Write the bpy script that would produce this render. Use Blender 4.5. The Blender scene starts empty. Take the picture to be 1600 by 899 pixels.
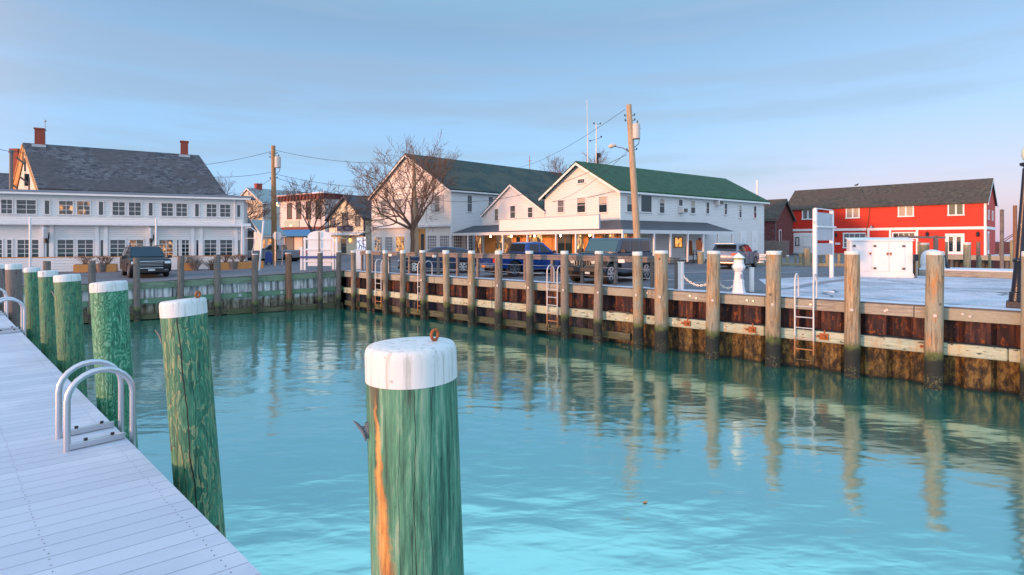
import bpy, bmesh, math, random
from mathutils import Vector as V, Matrix
R = math.radians
random.seed(7)
scene = bpy.context.scene
COL = scene.collection
K, CX, HY, CZ = 850.0, 800.0, 376.0, 3.88          # focal length and horizon of the photograph, eye height over the water

# ------------------------------------------------------------------ placing
def at(px, Y, z=0.0): return V(((px - CX) / K * Y, Y, z))
def zat(py, Y): return CZ - (py - HY) / K * Y
def gz(x, y):
    q = x + .19 * (y - 31.7) + 9.7
    return 2.13 - .28 * min(1, max(0, -q / 9.0))
def gat(px, Y):
    p = at(px, Y); p.z = gz(p.x, p.y); return p
def along(O, d, px):
    k = (px - CX) / K
    return (k * O[1] - O[0]) / (d[0] - k * d[1])

# ------------------------------------------------------------------ mesh collector
class MB:
    def __init__(s): s.v = []; s.f = []; s.m = []; s.M = None
    def add(s, vs, fs, mi=0):
        b = len(s.v)
        for p in vs:
            p = V(p)
            s.v.append(s.M @ p if s.M else p)
        for f in fs:
            s.f.append([b + i for i in f]); s.m.append(mi)
    def box(s, x0, x1, y0, y1, z0, z1, mi=0):
        s.add([(x0,y0,z0),(x1,y0,z0),(x1,y1,z0),(x0,y1,z0),(x0,y0,z1),(x1,y0,z1),(x1,y1,z1),(x0,y1,z1)],
              [(0,3,2,1),(4,5,6,7),(0,1,5,4),(1,2,6,5),(2,3,7,6),(3,0,4,7)], mi)
    def bar(s, p, q, w, h, mi=0):
        p, q = V(p), V(q); d = (q - p).normalized()
        up = V((0,0,1)) if abs(d.z) < .95 else V((0,1,0))
        a = d.cross(up).normalized() * w / 2; b = a.cross(d).normalized() * h / 2
        vs = [p-a-b, p+a-b, p+a+b, p-a+b, q-a-b, q+a-b, q+a+b, q-a+b]
        s.add(vs, [(0,1,2,3),(7,6,5,4),(0,4,5,1),(1,5,6,2),(2,6,7,3),(3,7,4,0)], mi)
    def tube(s, pts, r, n=8, mi=0, caps=True, closed=False):
        pts = [V(p) for p in pts]; L = len(pts)
        rs = r if isinstance(r, (list, tuple)) else [r] * L
        vs = []; fs = []; pa = None
        for i, p in enumerate(pts):
            if closed: d = pts[(i+1) % L] - pts[i-1]
            else: d = pts[min(i+1, L-1)] - pts[max(i-1, 0)]
            d = d.normalized() if d.length > 1e-9 else V((0,0,1))
            if pa is None:
                a = d.cross(V((0,0,1)) if abs(d.z) < .9 else V((1,0,0))).normalized()
            else:
                a = (pa - d * pa.dot(d)); a = a.normalized() if a.length > 1e-6 else d.orthogonal().normalized()
            pa = a; b = d.cross(a)
            for k in range(n):
                t = 2 * math.pi * k / n
                vs.append(p + (a * math.cos(t) + b * math.sin(t)) * rs[i])
        for i in range(L if closed else L - 1):
            j = (i + 1) % L
            for k in range(n):
                k2 = (k + 1) % n
                fs.append((i*n+k, i*n+k2, j*n+k2, j*n+k))
        if caps and not closed:
            fs.append(tuple(range(n))[::-1]); fs.append(tuple((L-1)*n + k for k in range(n)))
        s.add(vs, fs, mi)
    def lathe(s, prof, n=20, c=(0,0,0), mi=0, wob=None):
        vs = []; fs = []; c = V(c)
        for i, (r, z) in enumerate(prof):
            for k in range(n):
                t = 2 * math.pi * k / n
                rr = r * (1 + (wob(t, z) if wob else 0))
                vs.append(c + V((rr*math.cos(t), rr*math.sin(t), z)))
        L = len(prof)
        for i in range(L - 1):
            for k in range(n):
                k2 = (k + 1) % n
                fs.append((i*n+k, i*n+k2, (i+1)*n+k2, (i+1)*n+k))
        fs.append(tuple(range(n))[::-1]); fs.append(tuple((L-1)*n + k for k in range(n)))
        s.add(vs, fs, mi)
    def slab(s, pts, ext, mi=0):
        pts = [V(p) for p in pts]; n = len(pts); ext = V(ext)
        vs = pts + [p + ext for p in pts]
        fs = [tuple(range(n))[::-1], tuple(range(n, 2*n))]
        for i in range(n):
            j = (i + 1) % n
            fs.append((i, j, n + j, n + i))
        s.add(vs, fs, mi)
    def build(s, name, mats, parent=None, smooth=None, bevel=0, seg=2):
        me = bpy.data.meshes.new(name); me.from_pydata(s.v, [], s.f)
        if not isinstance(mats, (list, tuple)): mats = [mats]
        for m in mats: me.materials.append(m)
        for i, p in enumerate(me.polygons): p.material_index = s.m[i]
        bm = bmesh.new(); bm.from_mesh(me); bmesh.ops.recalc_face_normals(bm, faces=bm.faces); bm.to_mesh(me); bm.free()
        if smooth:
            for p in me.polygons: p.use_smooth = True
            me.set_sharp_from_angle(angle=R(smooth))
        o = bpy.data.objects.new(name, me); COL.objects.link(o)
        if parent: o.parent = parent
        if bevel:
            b = o.modifiers.new('bevel', 'BEVEL'); b.width = bevel; b.segments = seg; b.limit_method = 'ANGLE'; b.angle_limit = R(40)
        return o
def tag(o, label=None, cat=None, group=None, kind=None):
    if label: o['label'] = label
    if cat: o['category'] = cat
    if group: o['group'] = group
    if kind: o['kind'] = kind
    return o
def thing(name, label, cat, loc=(0,0,0), rz=0, group=None):
    o = bpy.data.objects.new(name, None); COL.objects.link(o); o.empty_display_size = .2
    o.location = loc; o.rotation_euler = (0, 0, rz)
    return tag(o, label, cat, group)
def dup(o, parent=None):
    c = o.copy(); COL.objects.link(c)
    if parent: c.parent = parent
    for ch in list(o.children): dup(ch, c)
    return c

# ------------------------------------------------------------------ materials
class NT:
    def __init__(s, name):
        s.mat = bpy.data.materials.new(name); s.mat.use_nodes = True
        s.t = s.mat.node_tree; s.b = s.t.nodes['Principled BSDF']; s.geo = None
    def n(s, ty, **kw):
        x = s.t.nodes.new(ty)
        for k, v in kw.items(): setattr(x, k, v)
        return x
    def l(s, a, b): s.t.links.new(a, b)
    def pos(s, world=True):
        if world: return s.n('ShaderNodeNewGeometry').outputs['Position']
        return s.n('ShaderNodeTexCoord').outputs['Object']
    def mp(s, vec, scale=(1,1,1), loc=(0,0,0), rot=(0,0,0)):
        m = s.n('ShaderNodeMapping'); m.inputs['Scale'].default_value = scale; m.inputs['Location'].default_value = loc
        m.inputs['Rotation'].default_value = rot
        s.l(vec, m.inputs['Vector']); return m.outputs[0]
    def noise(s, vec, sc=1, det=4, rough=.55, dist=0):
        x = s.n('ShaderNodeTexNoise'); x.inputs['Scale'].default_value = sc; x.inputs['Detail'].default_value = det
        x.inputs['Roughness'].default_value = rough; x.inputs['Distortion'].default_value = dist
        s.l(vec, x.inputs['Vector']); return x.outputs['Fac']
    def ramp(s, fac, stops):
        x = s.n('ShaderNodeValToRGB'); e = x.color_ramp.elements
        while len(e) < len(stops): e.new(.5)
        for i, (p, c) in enumerate(stops):
            e[i].position = p; e[i].color = (c, c, c, 1) if isinstance(c, (int, float)) else (*c, 1)
        s.l(fac, x.inputs[0]); return x.outputs[0]
    def mix(s, fac, a, b, mode='MIX'):
        x = s.n('ShaderNodeMix', data_type='RGBA', blend_type=mode)
        for inp, v in ((x.inputs['Factor'], fac), (x.inputs['A'], a), (x.inputs['B'], b)):
            if hasattr(v, 'is_linked'): s.l(v, inp)
            elif isinstance(v, (int, float)): inp.default_value = v if inp.type == 'VALUE' else (v, v, v, 1)
            else: inp.default_value = (*v, 1)
        return x.outputs['Result']
    def math(s, op, a, b=None, c=None):
        x = s.n('ShaderNodeMath', operation=op)
        for i, v in enumerate((a, b, c)):
            if v is None: continue
            if hasattr(v, 'is_linked'): s.l(v, x.inputs[i])
            else: x.inputs[i].default_value = v
        return x.outputs[0]
    def sep(s, vec):
        x = s.n('ShaderNodeSeparateXYZ'); s.l(vec, x.inputs[0]); return x.outputs
    def step(s, v, a, b):
        x = s.n('ShaderNodeMapRange', interpolation_type='SMOOTHSTEP')
        x.inputs['From Min'].default_value = a; x.inputs['From Max'].default_value = b
        s.l(v, x.inputs['Value']); return x.outputs[0]
    def bump(s, h, strength=.3, dist=.02):
        x = s.n('ShaderNodeBump'); x.inputs['Strength'].default_value = strength; x.inputs['Distance'].default_value = dist
        s.l(h, x.inputs['Height']); s.l(x.outputs[0], s.b.inputs['Normal'])
    def set(s, col=None, rough=.6, metal=0, **kw):
        if col is not None:
            if hasattr(col, 'is_linked'): s.l(col, s.b.inputs['Base Color'])
            else: s.b.inputs['Base Color'].default_value = (*col, 1)
        if hasattr(rough, 'is_linked'): s.l(rough, s.b.inputs['Roughness'])
        else: s.b.inputs['Roughness'].default_value = rough
        s.b.inputs['Metallic'].default_value = metal
        for k, v in kw.items():
            i = s.b.inputs[k.replace('_', ' ')]
            if hasattr(v, 'is_linked'): s.l(v, i)
            else: i.default_value = v
        return s.mat

def plain(name, c, rough=.6, metal=0, var=.15, sc=3.0, bump=0, **kw):
    t = NT(name); nz = t.noise(t.pos(), sc, 5, .6)
    col = t.mix(nz, tuple(x*(1-var) for x in c), tuple(min(1, x*(1+var)) for x in c))
    if bump: t.bump(t.noise(t.pos(), sc*8, 4), bump, .01)
    return t.set(col, rough, metal, **kw)
def siding(name, c, lap=.13, wear=.12, peel=0, wearcol=None):
    t = NT(name); p = t.pos(); z = t.sep(p)[2]
    fr = t.math('FRACT', t.math('DIVIDE', z, lap))
    line = t.step(fr, .0, .3)
    nz = t.noise(t.mp(p, (.7, .7, 3)), 1.6, 6, .65)
    col = t.mix(nz, tuple(x*(1-wear) for x in c), c)
    col = t.mix(line, tuple(x*.55 for x in c), col)
    if peel:
        pn = t.noise(t.mp(p, (2.2, 2.2, 9)), 1.5, 6, .7)
        col = t.mix(t.step(pn, .66 - peel, .7 - peel), col, wearcol or (.3, .29, .28))
    t.bump(fr, .6, .02)
    return t.set(col, .6)
def wood(name, c1, c2, c3=None, tide=False, grain=(9, 9, .7), world=True, rough=.8, tidez=.8, rust=0):
    t = NT(name); p = t.pos(world)
    g = t.noise(t.mp(p, grain), 2.2, 8, .65, .6)
    big = t.noise(p, .9, 3)
    col = t.mix(t.ramp(g, [(.38, 0), (.6, 1)]), c1, c2)
    if c3: col = t.mix(t.ramp(big, [(.42, 0), (.62, 1)]), col, c3)
    fine = t.noise(t.mp(p, tuple(x*4 for x in grain)), 2.5, 6, .7)
    col = t.mix(t.ramp(fine, [(.25, .55), (.55, 1)]), (.0, .0, .0), col, 'MULTIPLY') if False else t.mix(t.math('MULTIPLY', t.ramp(fine, [(.3, 1), (.48, 0)]), .6), col, tuple(x*.35 for x in c1))
    if rust:
        rn = t.noise(t.mp(p, (3, 3, .9), (3, 1, 2)), 1.7, 6, .7)
        col = t.mix(t.math('MULTIPLY', t.step(rn, .5, .66), rust), col, (.42, .19, .05))
    if tide:
        z = t.sep(t.pos())[2]
        zz = t.math('ADD', z, t.math('MULTIPLY', t.math('SUBTRACT', t.noise(t.pos(), 4, 5, .7), .5), .55))
        col = t.mix(t.step(zz, tidez + .28, tidez + .02), col, (.085,.105,.028))
        col = t.mix(t.step(zz, tidez + .06, tidez - .1), col, (.018, .02, .016))
        sp = t.noise(t.pos(), 16, 4, .7)
        col = t.mix(t.math('MULTIPLY', t.step(sp, .52, .62), t.step(zz, .5, .28)), col, (.13, .115, .05))
    if tide or rust:
        hair = t.noise(t.mp(p, tuple(x*(5.5 if i < 2 else 1.6) for i, x in enumerate(grain))), 1.1, 3, .6)
        col = t.mix(t.math('MULTIPLY', t.step(hair, .40, .35), .8), col, (.03,.025,.02))
        kn = t.n('ShaderNodeTexVoronoi'); kn.inputs['Scale'].default_value = 1.9; t.l(p, kn.inputs['Vector'])
        col = t.mix(t.math('MULTIPLY', t.step(kn.outputs['Distance'], .12, .05), .8), col, (.05,.035,.02))
    t.bump(fine, .5, .01)
    return t.set(col, rough)
def shingle(name, c1, c2, c3, course=.16, sc=1.0):
    t = NT(name); p = t.pos(False)
    x, y, z = t.sep(p)
    cb = t.n('ShaderNodeCombineXYZ'); t.l(x, cb.inputs[0]); t.l(t.math('MULTIPLY', z, 1.6), cb.inputs[1])
    br = t.n('ShaderNodeTexBrick'); br.offset = .5
    for k, v in (('Color1', (0,0,0,1)), ('Color2', (1,1,1,1)), ('Mortar', (.0,.0,.0,1))): br.inputs[k].default_value = v
    br.inputs['Scale'].default_value = 1; br.inputs['Mortar Size'].default_value = .012
    br.inputs['Brick Width'].default_value = .3; br.inputs['Row Height'].default_value = course
    t.l(cb.outputs[0], br.inputs['Vector'])
    big = t.noise(t.mp(t.pos(), (.35, .35, .7)), 1.2*sc, 5, .65)
    fine = t.ramp(t.noise(t.pos(), 2.6, 5, .75), [(.36,0),(.64,1)])
    f = t.math('ADD', t.math('MULTIPLY', br.outputs['Color'], .45), t.math('MULTIPLY', fine, .6))
    col = t.mix(t.ramp(f, [(.25, 0), (.8, 1)]), c1, c2)
    col = t.mix(t.math('MULTIPLY', t.ramp(big, [(.46, 0), (.56, 1)]), .8), col, c3)
    t.bump(br.outputs['Fac'], .5, .02)
    return t.set(col, .85)
def emis(name, c, s):
    t = NT(name); return t.set((.02,.02,.02), .4, Emission_Color=(*c, 1), Emission_Strength=s)
def goods_glass(name, s):
    t = NT(name); p = t.pos()
    v = t.n('ShaderNodeTexVoronoi', feature='F1', distance='CHEBYCHEV'); v.inputs['Scale'].default_value = 1.0; v.inputs['Randomness'].default_value = .8
    t.l(t.mp(p, (2.6,2.6,1.9)), v.inputs['Vector']); r_ = t.sep(v.outputs['Color'])
    col = t.ramp(r_[0], [(.0,(.02,.015,.012)),(.35,(.05,.025,.015)),(.5,(.30,.12,.03)),(.68,(.75,.36,.10)),(.8,(.28,.03,.02)),(.93,(.95,.62,.25))])
    fold = t.noise(t.mp(p, (9,9,1.5)), 1.5, 4, .6)
    col = t.mix(t.step(fold, .60, .42), col, (.03,.018,.012))
    return t.set((.03,.03,.03), .08, Emission_Color=col, Emission_Strength=s)
def lit_glass(name, cols, s, sc=2.0):
    t = NT(name); p = t.pos()
    nz = t.noise(t.mp(p, (1.3, 1.3, 1)), sc, 4, .6)
    vor = t.n('ShaderNodeTexVoronoi', feature='F1', distance='CHEBYCHEV'); vor.inputs['Scale'].default_value = 1.6*sc
    t.l(p, vor.inputs['Vector'])
    col = t.ramp(t.math('ADD', t.math('MULTIPLY', nz, .7), t.math('MULTIPLY', t.sep(vor.outputs['Color'])[0], .35)), cols)
    return t.set((.03,.03,.03), .08, Emission_Color=col, Emission_Strength=s)

white = siding('white_clapboard', (.79,.79,.80), .13, .2)
white_old = siding('weathered_white_clapboard', (.76,.77,.80), .14, .16, .02, (.42,.42,.44))
white_smooth = plain('white_paint', (.71,.71,.725), .55, var=.09, sc=2.5)
grey_trim = plain('aged_white_trim', (.62,.62,.64), .6, var=.12, sc=5)
cream = siding('cream_clapboard', (.66,.63,.50), .2)
palegreen = siding('pale_grey_clapboard', (.50,.55,.53), .16)
sunlit_side = siding('sunlit_grey_clapboard', (.72,.62,.48), .15)  # grey house's gable boards, warm sunlight put into their colour
navy = plain('navy_trim_paint', (.012,.02,.06), .45)
redpaint = siding('red_clapboard', (.62,.018,.003), .17, .3)
darkred = siding('old_red_boards', (.16,.03,.03), .2, .5, .12, (.11,.09,.09))
greywood_dark = plain('dark_weathered_boards', (.10,.09,.085), .85, var=.4, sc=4)
maroon = plain('maroon_cornice_paint', (.12,.015,.02), .5)
pink_white = siding('pinkish_white_boards', (.70,.66,.66), .15)
roof_slate = shingle('slate_grey_shingles', (.03,.033,.045), (.12,.125,.14), (.065,.06,.065))
roof_green = shingle('green_shingles', (.010,.048,.022), (.028,.10,.045), (.018,.07,.032), .2)
roof_dkgreen = shingle('patched_dark_green_shingles', (.010,.026,.026), (.026,.055,.05), (.055,.062,.045), .2, .8)
roof_red = shingle('grey_green_shingles', (.034,.033,.026), (.09,.078,.058), (.065,.05,.04), .18)
roof_pale = plain('pale_metal_roof', (.20,.25,.26), .5, var=.1)
roof_porch = plain('dark_membrane_roof', (.045,.05,.062), .6, var=.25)
glass = NT('dark_window_glass').set((.014,.03,.042), .04, IOR=1.6)
glass_grey = NT('curtained_window_glass').set((.13,.14,.155), .35, IOR=1.4)
glass_lit = lit_glass('warm_lit_glass', [(.46,(.02,.025,.03)),(.58,(.16,.07,.03)),(.70,(.8,.36,.10)),(.85,(1,.6,.25))], .7)
glass_shop = goods_glass('shop_display_glass', 1.25)
glass_amber = lit_glass('amber_lit_glass', [(.35,(.10,.04,.015)),(.55,(.7,.28,.05)),(.75,(1,.5,.13))], .9, 2)
glass_cool = lit_glass('cool_lit_glass', [(.35,(.02,.03,.10)),(.5,(.2,.25,.5)),(.6,(.85,.88,1))], .9, 3)
brick = plain('red_brick', (.28,.05,.03), .8, var=.35, sc=6, bump=.3)
shopwood = plain('warm_stained_wood', (.62,.27,.075), .55, var=.2, sc=2)
pile_wood = wood('weathered_pile_wood', (.11,.085,.065), (.26,.21,.16), (.22,.185,.15), True)
pile_gold = wood('golden_pile_wood', (.15,.115,.075), (.40,.31,.20), (.27,.26,.20), True, rust=.75)
pile_grey = wood('grey_pile_wood', (.085,.07,.068), (.21,.175,.16), (.16,.13,.12), True, tidez=.55)
pile_red = wood('reddish_pile_wood', (.13,.06,.035), (.27,.13,.075), (.2,.1,.06), True, tidez=.55)
post_wood = wood('old_post_wood', (.16,.14,.085), (.36,.31,.21), (.26,.26,.17))
beam_wood = wood('grey_timber', (.17,.15,.125), (.36,.33,.28), (.29,.28,.22), grain=(.9,.9,9))
beam_green = wood('green_treated_timber', (.085,.13,.09), (.2,.27,.19), (.16,.22,.15), grain=(.9,.9,9))
wale_mint = wood('mint_stained_timber', (.29,.36,.28), (.48,.54,.43), (.43,.42,.28), grain=(.7,.7,8), rust=.4)
wale_green = wood('green_wale_timber', (.06,.14,.09), (.13,.24,.16), (.11,.2,.13), grain=(.7,.7,8))
wale_low = wood('algae_timber', (.045,.045,.025), (.13,.12,.07), (.07,.08,.03), grain=(.7,.7,6))
rail_wood = wood('grey_rail_wood', (.11,.085,.08), (.22,.18,.165), (.17,.14,.13), grain=(3,3,3))
pole_wood = wood('utility_pole_wood', (.22,.11,.05), (.42,.23,.10), (.33,.2,.1))
pole_tan = wood('pale_utility_pole_wood', (.28,.20,.13), (.48,.36,.24), (.40,.30,.2))
orange_wood = plain('orange_cedar', (.50,.22,.06), .6, var=.25, sc=3)
barkm = plain('bare_bark', (.10,.06,.05), .9, var=.3, sc=8)
barktan = plain('brown_bark', (.15,.085,.06), .9, var=.3, sc=8)
barkred = plain('reddish_twig_bark', (.13,.065,.05), .9, var=.3, sc=8)
capm = NT('white_cap_paint')
_p = capm.pos(); _g = capm.noise(capm.mp(_p, (26,26,1.2)), 1.5, 6, .65)
_c = capm.mix(capm.ramp(_g, [(.35,1),(.47,0)]), (.62,.655,.67), (.38,.40,.39))
_s = capm.noise(_p, 9, 5, .7); _c = capm.mix(capm.math('MULTIPLY', capm.noise(_p, 2.5, 4), .45), _c, (.42,.46,.42)); _c = capm.mix(capm.step(_s, .60, .66), _c, (.3,.29,.27))
capm.bump(_g, .35, .01); cap_white = capm.set(_c, .65)
t = NT('white_coated_ladder_metal'); p = t.pos(); nz = t.noise(p, 7, 5, .7)
c = t.mix(nz, (.46,.46,.48), (.62,.62,.64)); zz = t.math('ADD', t.sep(p)[2], t.math('MULTIPLY', nz, .7))
c = t.mix(t.step(zz, 1.5, 1.1), c, (.38,.17,.06)); c = t.mix(t.step(zz, .85, .65), c, (.05,.045,.02))
metal_w = t.set(c, .45, .2)
alu = plain('brushed_aluminium', (.55,.56,.60), .33, .85, .1)
galv = plain('galvanised_steel', (.36,.37,.39), .45, .7, .2)
dark_iron = plain('dull_grey_iron', (.13,.14,.155), .6, .3, .4, 20)
black = plain('black_paint', (.012,.013,.018), .4, var=.2)
lampblue = plain('dark_navy_metal', (.014,.018,.035), .35, .3, .2)
rusty = plain('rusted_iron', (.33,.10,.03), .85, .2, .5, 14, .4)
globe_m = plain('pale_green_globe', (.50,.60,.48), .3)
wirem = NT('wire_rubber').set((.03,.03,.035), .6)
chain_m = plain('chipped_white_chain', (.72,.66,.58), .6, var=.25, sc=14)
snowm = plain('white_cover', (.72,.71,.72), .6, var=.05)
canv_blue = plain('blue_awning_canvas', (.02,.17,.42), .8)
rubber = NT('tyre_rubber').set((.014,.014,.016), .75)
chrome = NT('polished_alloy').set((.62,.63,.66), .2, .95)
redlens = NT('red_tail_lens').set((.42,.012,.015), .15, Emission_Color=(1,.05,.03,1), Emission_Strength=.12)
orangelens = NT('orange_lens').set((.6,.2,.02), .2)
headl = NT('headlight_lens').set((.62,.66,.7), .08, .3)
carglass = NT('tinted_car_glass').set((.012,.016,.022), .03, IOR=1.6)
carglass_l = NT('clear_windscreen').set((.03,.075,.09), .03, IOR=1.7)
carglass_d = NT('shaded_windscreen').set((.015,.035,.045), .06, IOR=1.5)
underm = NT('wheel_well_black').set((.006,.006,.007), .9)
plate_w = plain('plain_plate', (.6,.6,.6), .5)
signback = plain('sign_back_metal', (.42,.45,.50), .5, .3)
def paint(name, c, met=.3):
    t = NT(name); nz = t.noise(t.pos(), 30, 3)
    return t.set(t.mix(nz, tuple(x*.9 for x in c), tuple(x*1.1 for x in c)), .3, met, Coat_Weight=.45, Coat_Roughness=.05)

# asphalt and quay
t = NT('asphalt'); p = t.pos()
c = t.mix(t.noise(p, .35, 5, .6), (.065,.07,.085), (.13,.14,.165)); c = t.mix(t.step(t.noise(p, 40, 3), .5, .7), c, (.19,.2,.23))
crk = t.n('ShaderNodeTexVoronoi', feature='DISTANCE_TO_EDGE'); crk.inputs['Scale'].default_value = .22
dv = t.n('ShaderNodeVectorMath', operation='ADD'); t.l(p, dv.inputs[0])
nn = t.n('ShaderNodeTexNoise'); nn.inputs['Scale'].default_value = 1.3; t.l(p, nn.inputs['Vector']); t.l(nn.outputs['Color'], dv.inputs[1]); t.l(dv.outputs[0], crk.inputs['Vector'])
c = t.mix(t.step(crk.outputs['Distance'], .012, .004), c, (.035,.037,.045))
t.bump(t.noise(p, 60, 3), .4, .01); asphalt = t.set(c, .85)
t = NT('frosted_gravel'); p = t.pos()
c = t.mix(t.ramp(t.noise(p, .6, 6, .7), [(.38,0),(.62,1)]), (.22,.24,.28), (.48,.51,.58)); c = t.mix(t.step(t.noise(p, 28, 4, .7), .45, .7), c, (.66,.68,.74))
crk = t.n('ShaderNodeTexVoronoi', feature='DISTANCE_TO_EDGE'); crk.inputs['Scale'].default_value = .2
dv = t.n('ShaderNodeVectorMath', operation='ADD'); t.l(p, dv.inputs[0])
nn = t.n('ShaderNodeTexNoise'); nn.inputs['Scale'].default_value = .9; t.l(p, nn.inputs['Vector']); t.l(nn.outputs['Color'], dv.inputs[1]); t.l(dv.outputs[0], crk.inputs['Vector'])
c = t.mix(t.step(crk.outputs['Distance'], .016, .006), c, (.15,.16,.19))
t.bump(t.noise(p, 45, 4), .5, .012); gravel = t.set(c, .85)
frost = plain('frosted_concrete', (.55,.60,.68), .75, var=.25, sc=5, bump=.3)
lichen = plain('land_soil', (.2,.19,.17), .9)

# rusted sheet piling
t = NT('rusted_sheet_steel'); p = t.pos(); X, Y_, Z = t.sep(p)
st = t.noise(t.mp(p, (5,5,.55)), 1.6, 7, .7)
c = t.ramp(st, [(.36,(.006,.005,.012)),(.48,(.026,.009,.013)),(.57,(.062,.021,.015)),(.68,(.17,.06,.02))])
mot = t.noise(t.mp(p, (1,1,.8)), 5.5, 7, .72)
c = t.mix(t.math('MULTIPLY', t.step(mot, .55, .63), t.step(Z, 1.95, 1.45)), c, (.21,.058,.013))
mot2 = t.noise(t.mp(p, (2.4,2.4,1.2), (4,2,1)), 2.6, 7, .72)
lowc = t.ramp(mot2, [(.38,(.012,.010,.009)),(.46,(.05,.028,.010)),(.55,(.17,.095,.024)),(.64,(.30,.19,.055)),(.70,(.20,.05,.015))])
spk = t.noise(p, 26, 4, .7); lowc = t.mix(t.step(spk, .56, .64), lowc, (.05,.035,.02))
lowdark = t.ramp(mot2, [(.35,(.012,.011,.02)),(.5,(.035,.028,.05)),(.65,(.075,.07,.04))])
lowc = t.mix(t.step(X, 1.5, 5.5), lowdark, lowc)
zz = t.math('ADD', Z, t.math('MULTIPLY', t.math('SUBTRACT', t.noise(p, 3, 4), .5), .3))
c = t.mix(t.step(zz, .98, .86), c, lowc)
c = t.mix(t.step(zz, .12, .0), c, (.012,.012,.01))
t.bump(mot, .6, .02); sheet_rust = t.set(c, .8, .1)
t = NT('zinc_sheet_steel'); p = t.pos(); X, Y_, Z = t.sep(p)
st = t.noise(t.mp(p, (4,4,.5)), 1.6, 6, .65)
c = t.mix(t.ramp(st, [(.35,0),(.6,1)]), (.13,.15,.18), (.72,.74,.76))
lowc = t.ramp(t.noise(t.mp(p, (3,3,1)), 2, 6, .7), [(.35,(.03,.028,.02)),(.5,(.17,.15,.11)),(.65,(.36,.33,.25))])
c = t.mix(t.step(t.math('ADD', Z, t.math('MULTIPLY', st, .4)), 1.1, .85), c, lowc)
c = t.mix(t.step(t.math('ADD', Z, t.math('MULTIPLY', st, .3)), .42, .25), c, (.02,.02,.014))
sheet_zinc = t.set(c, .6, .15)

# deck boards
DD = V((-.73, .683, 0)).normalized(); DN = V((.683, .73, 0)).normalized()
BD = V((.79, .613, 0)).normalized(); BP = V((-BD.y, BD.x, 0))
BW = .142
t = NT('pale_composite_decking'); p = t.pos()
dt = t.n('ShaderNodeVectorMath', operation='DOT_PRODUCT'); t.l(p, dt.inputs[0]); dt.inputs[1].default_value = BP
idx = t.math('FLOOR', t.math('DIVIDE', dt.outputs['Value'], BW))
wn = t.n('ShaderNodeTexWhiteNoise', noise_dimensions='1D'); t.l(idx, wn.inputs['W'])
gr = t.noise(t.mp(p, (2,34,1), rot=(0,0,-math.atan2(BD.y,BD.x))), 1.2, 6, .6)
c = t.mix(wn.outputs['Value'], (.42,.46,.55), (.505,.545,.63)); c = t.mix(t.math('MULTIPLY', gr, .3), c, (.38,.40,.46))
c = t.mix(t.math('MULTIPLY', t.step(t.noise(p, 1.3, 5), .5, .7), .35), c, (.66,.68,.72))
t.bump(gr, .15, .004); deckm = t.set(c, .55)

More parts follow.
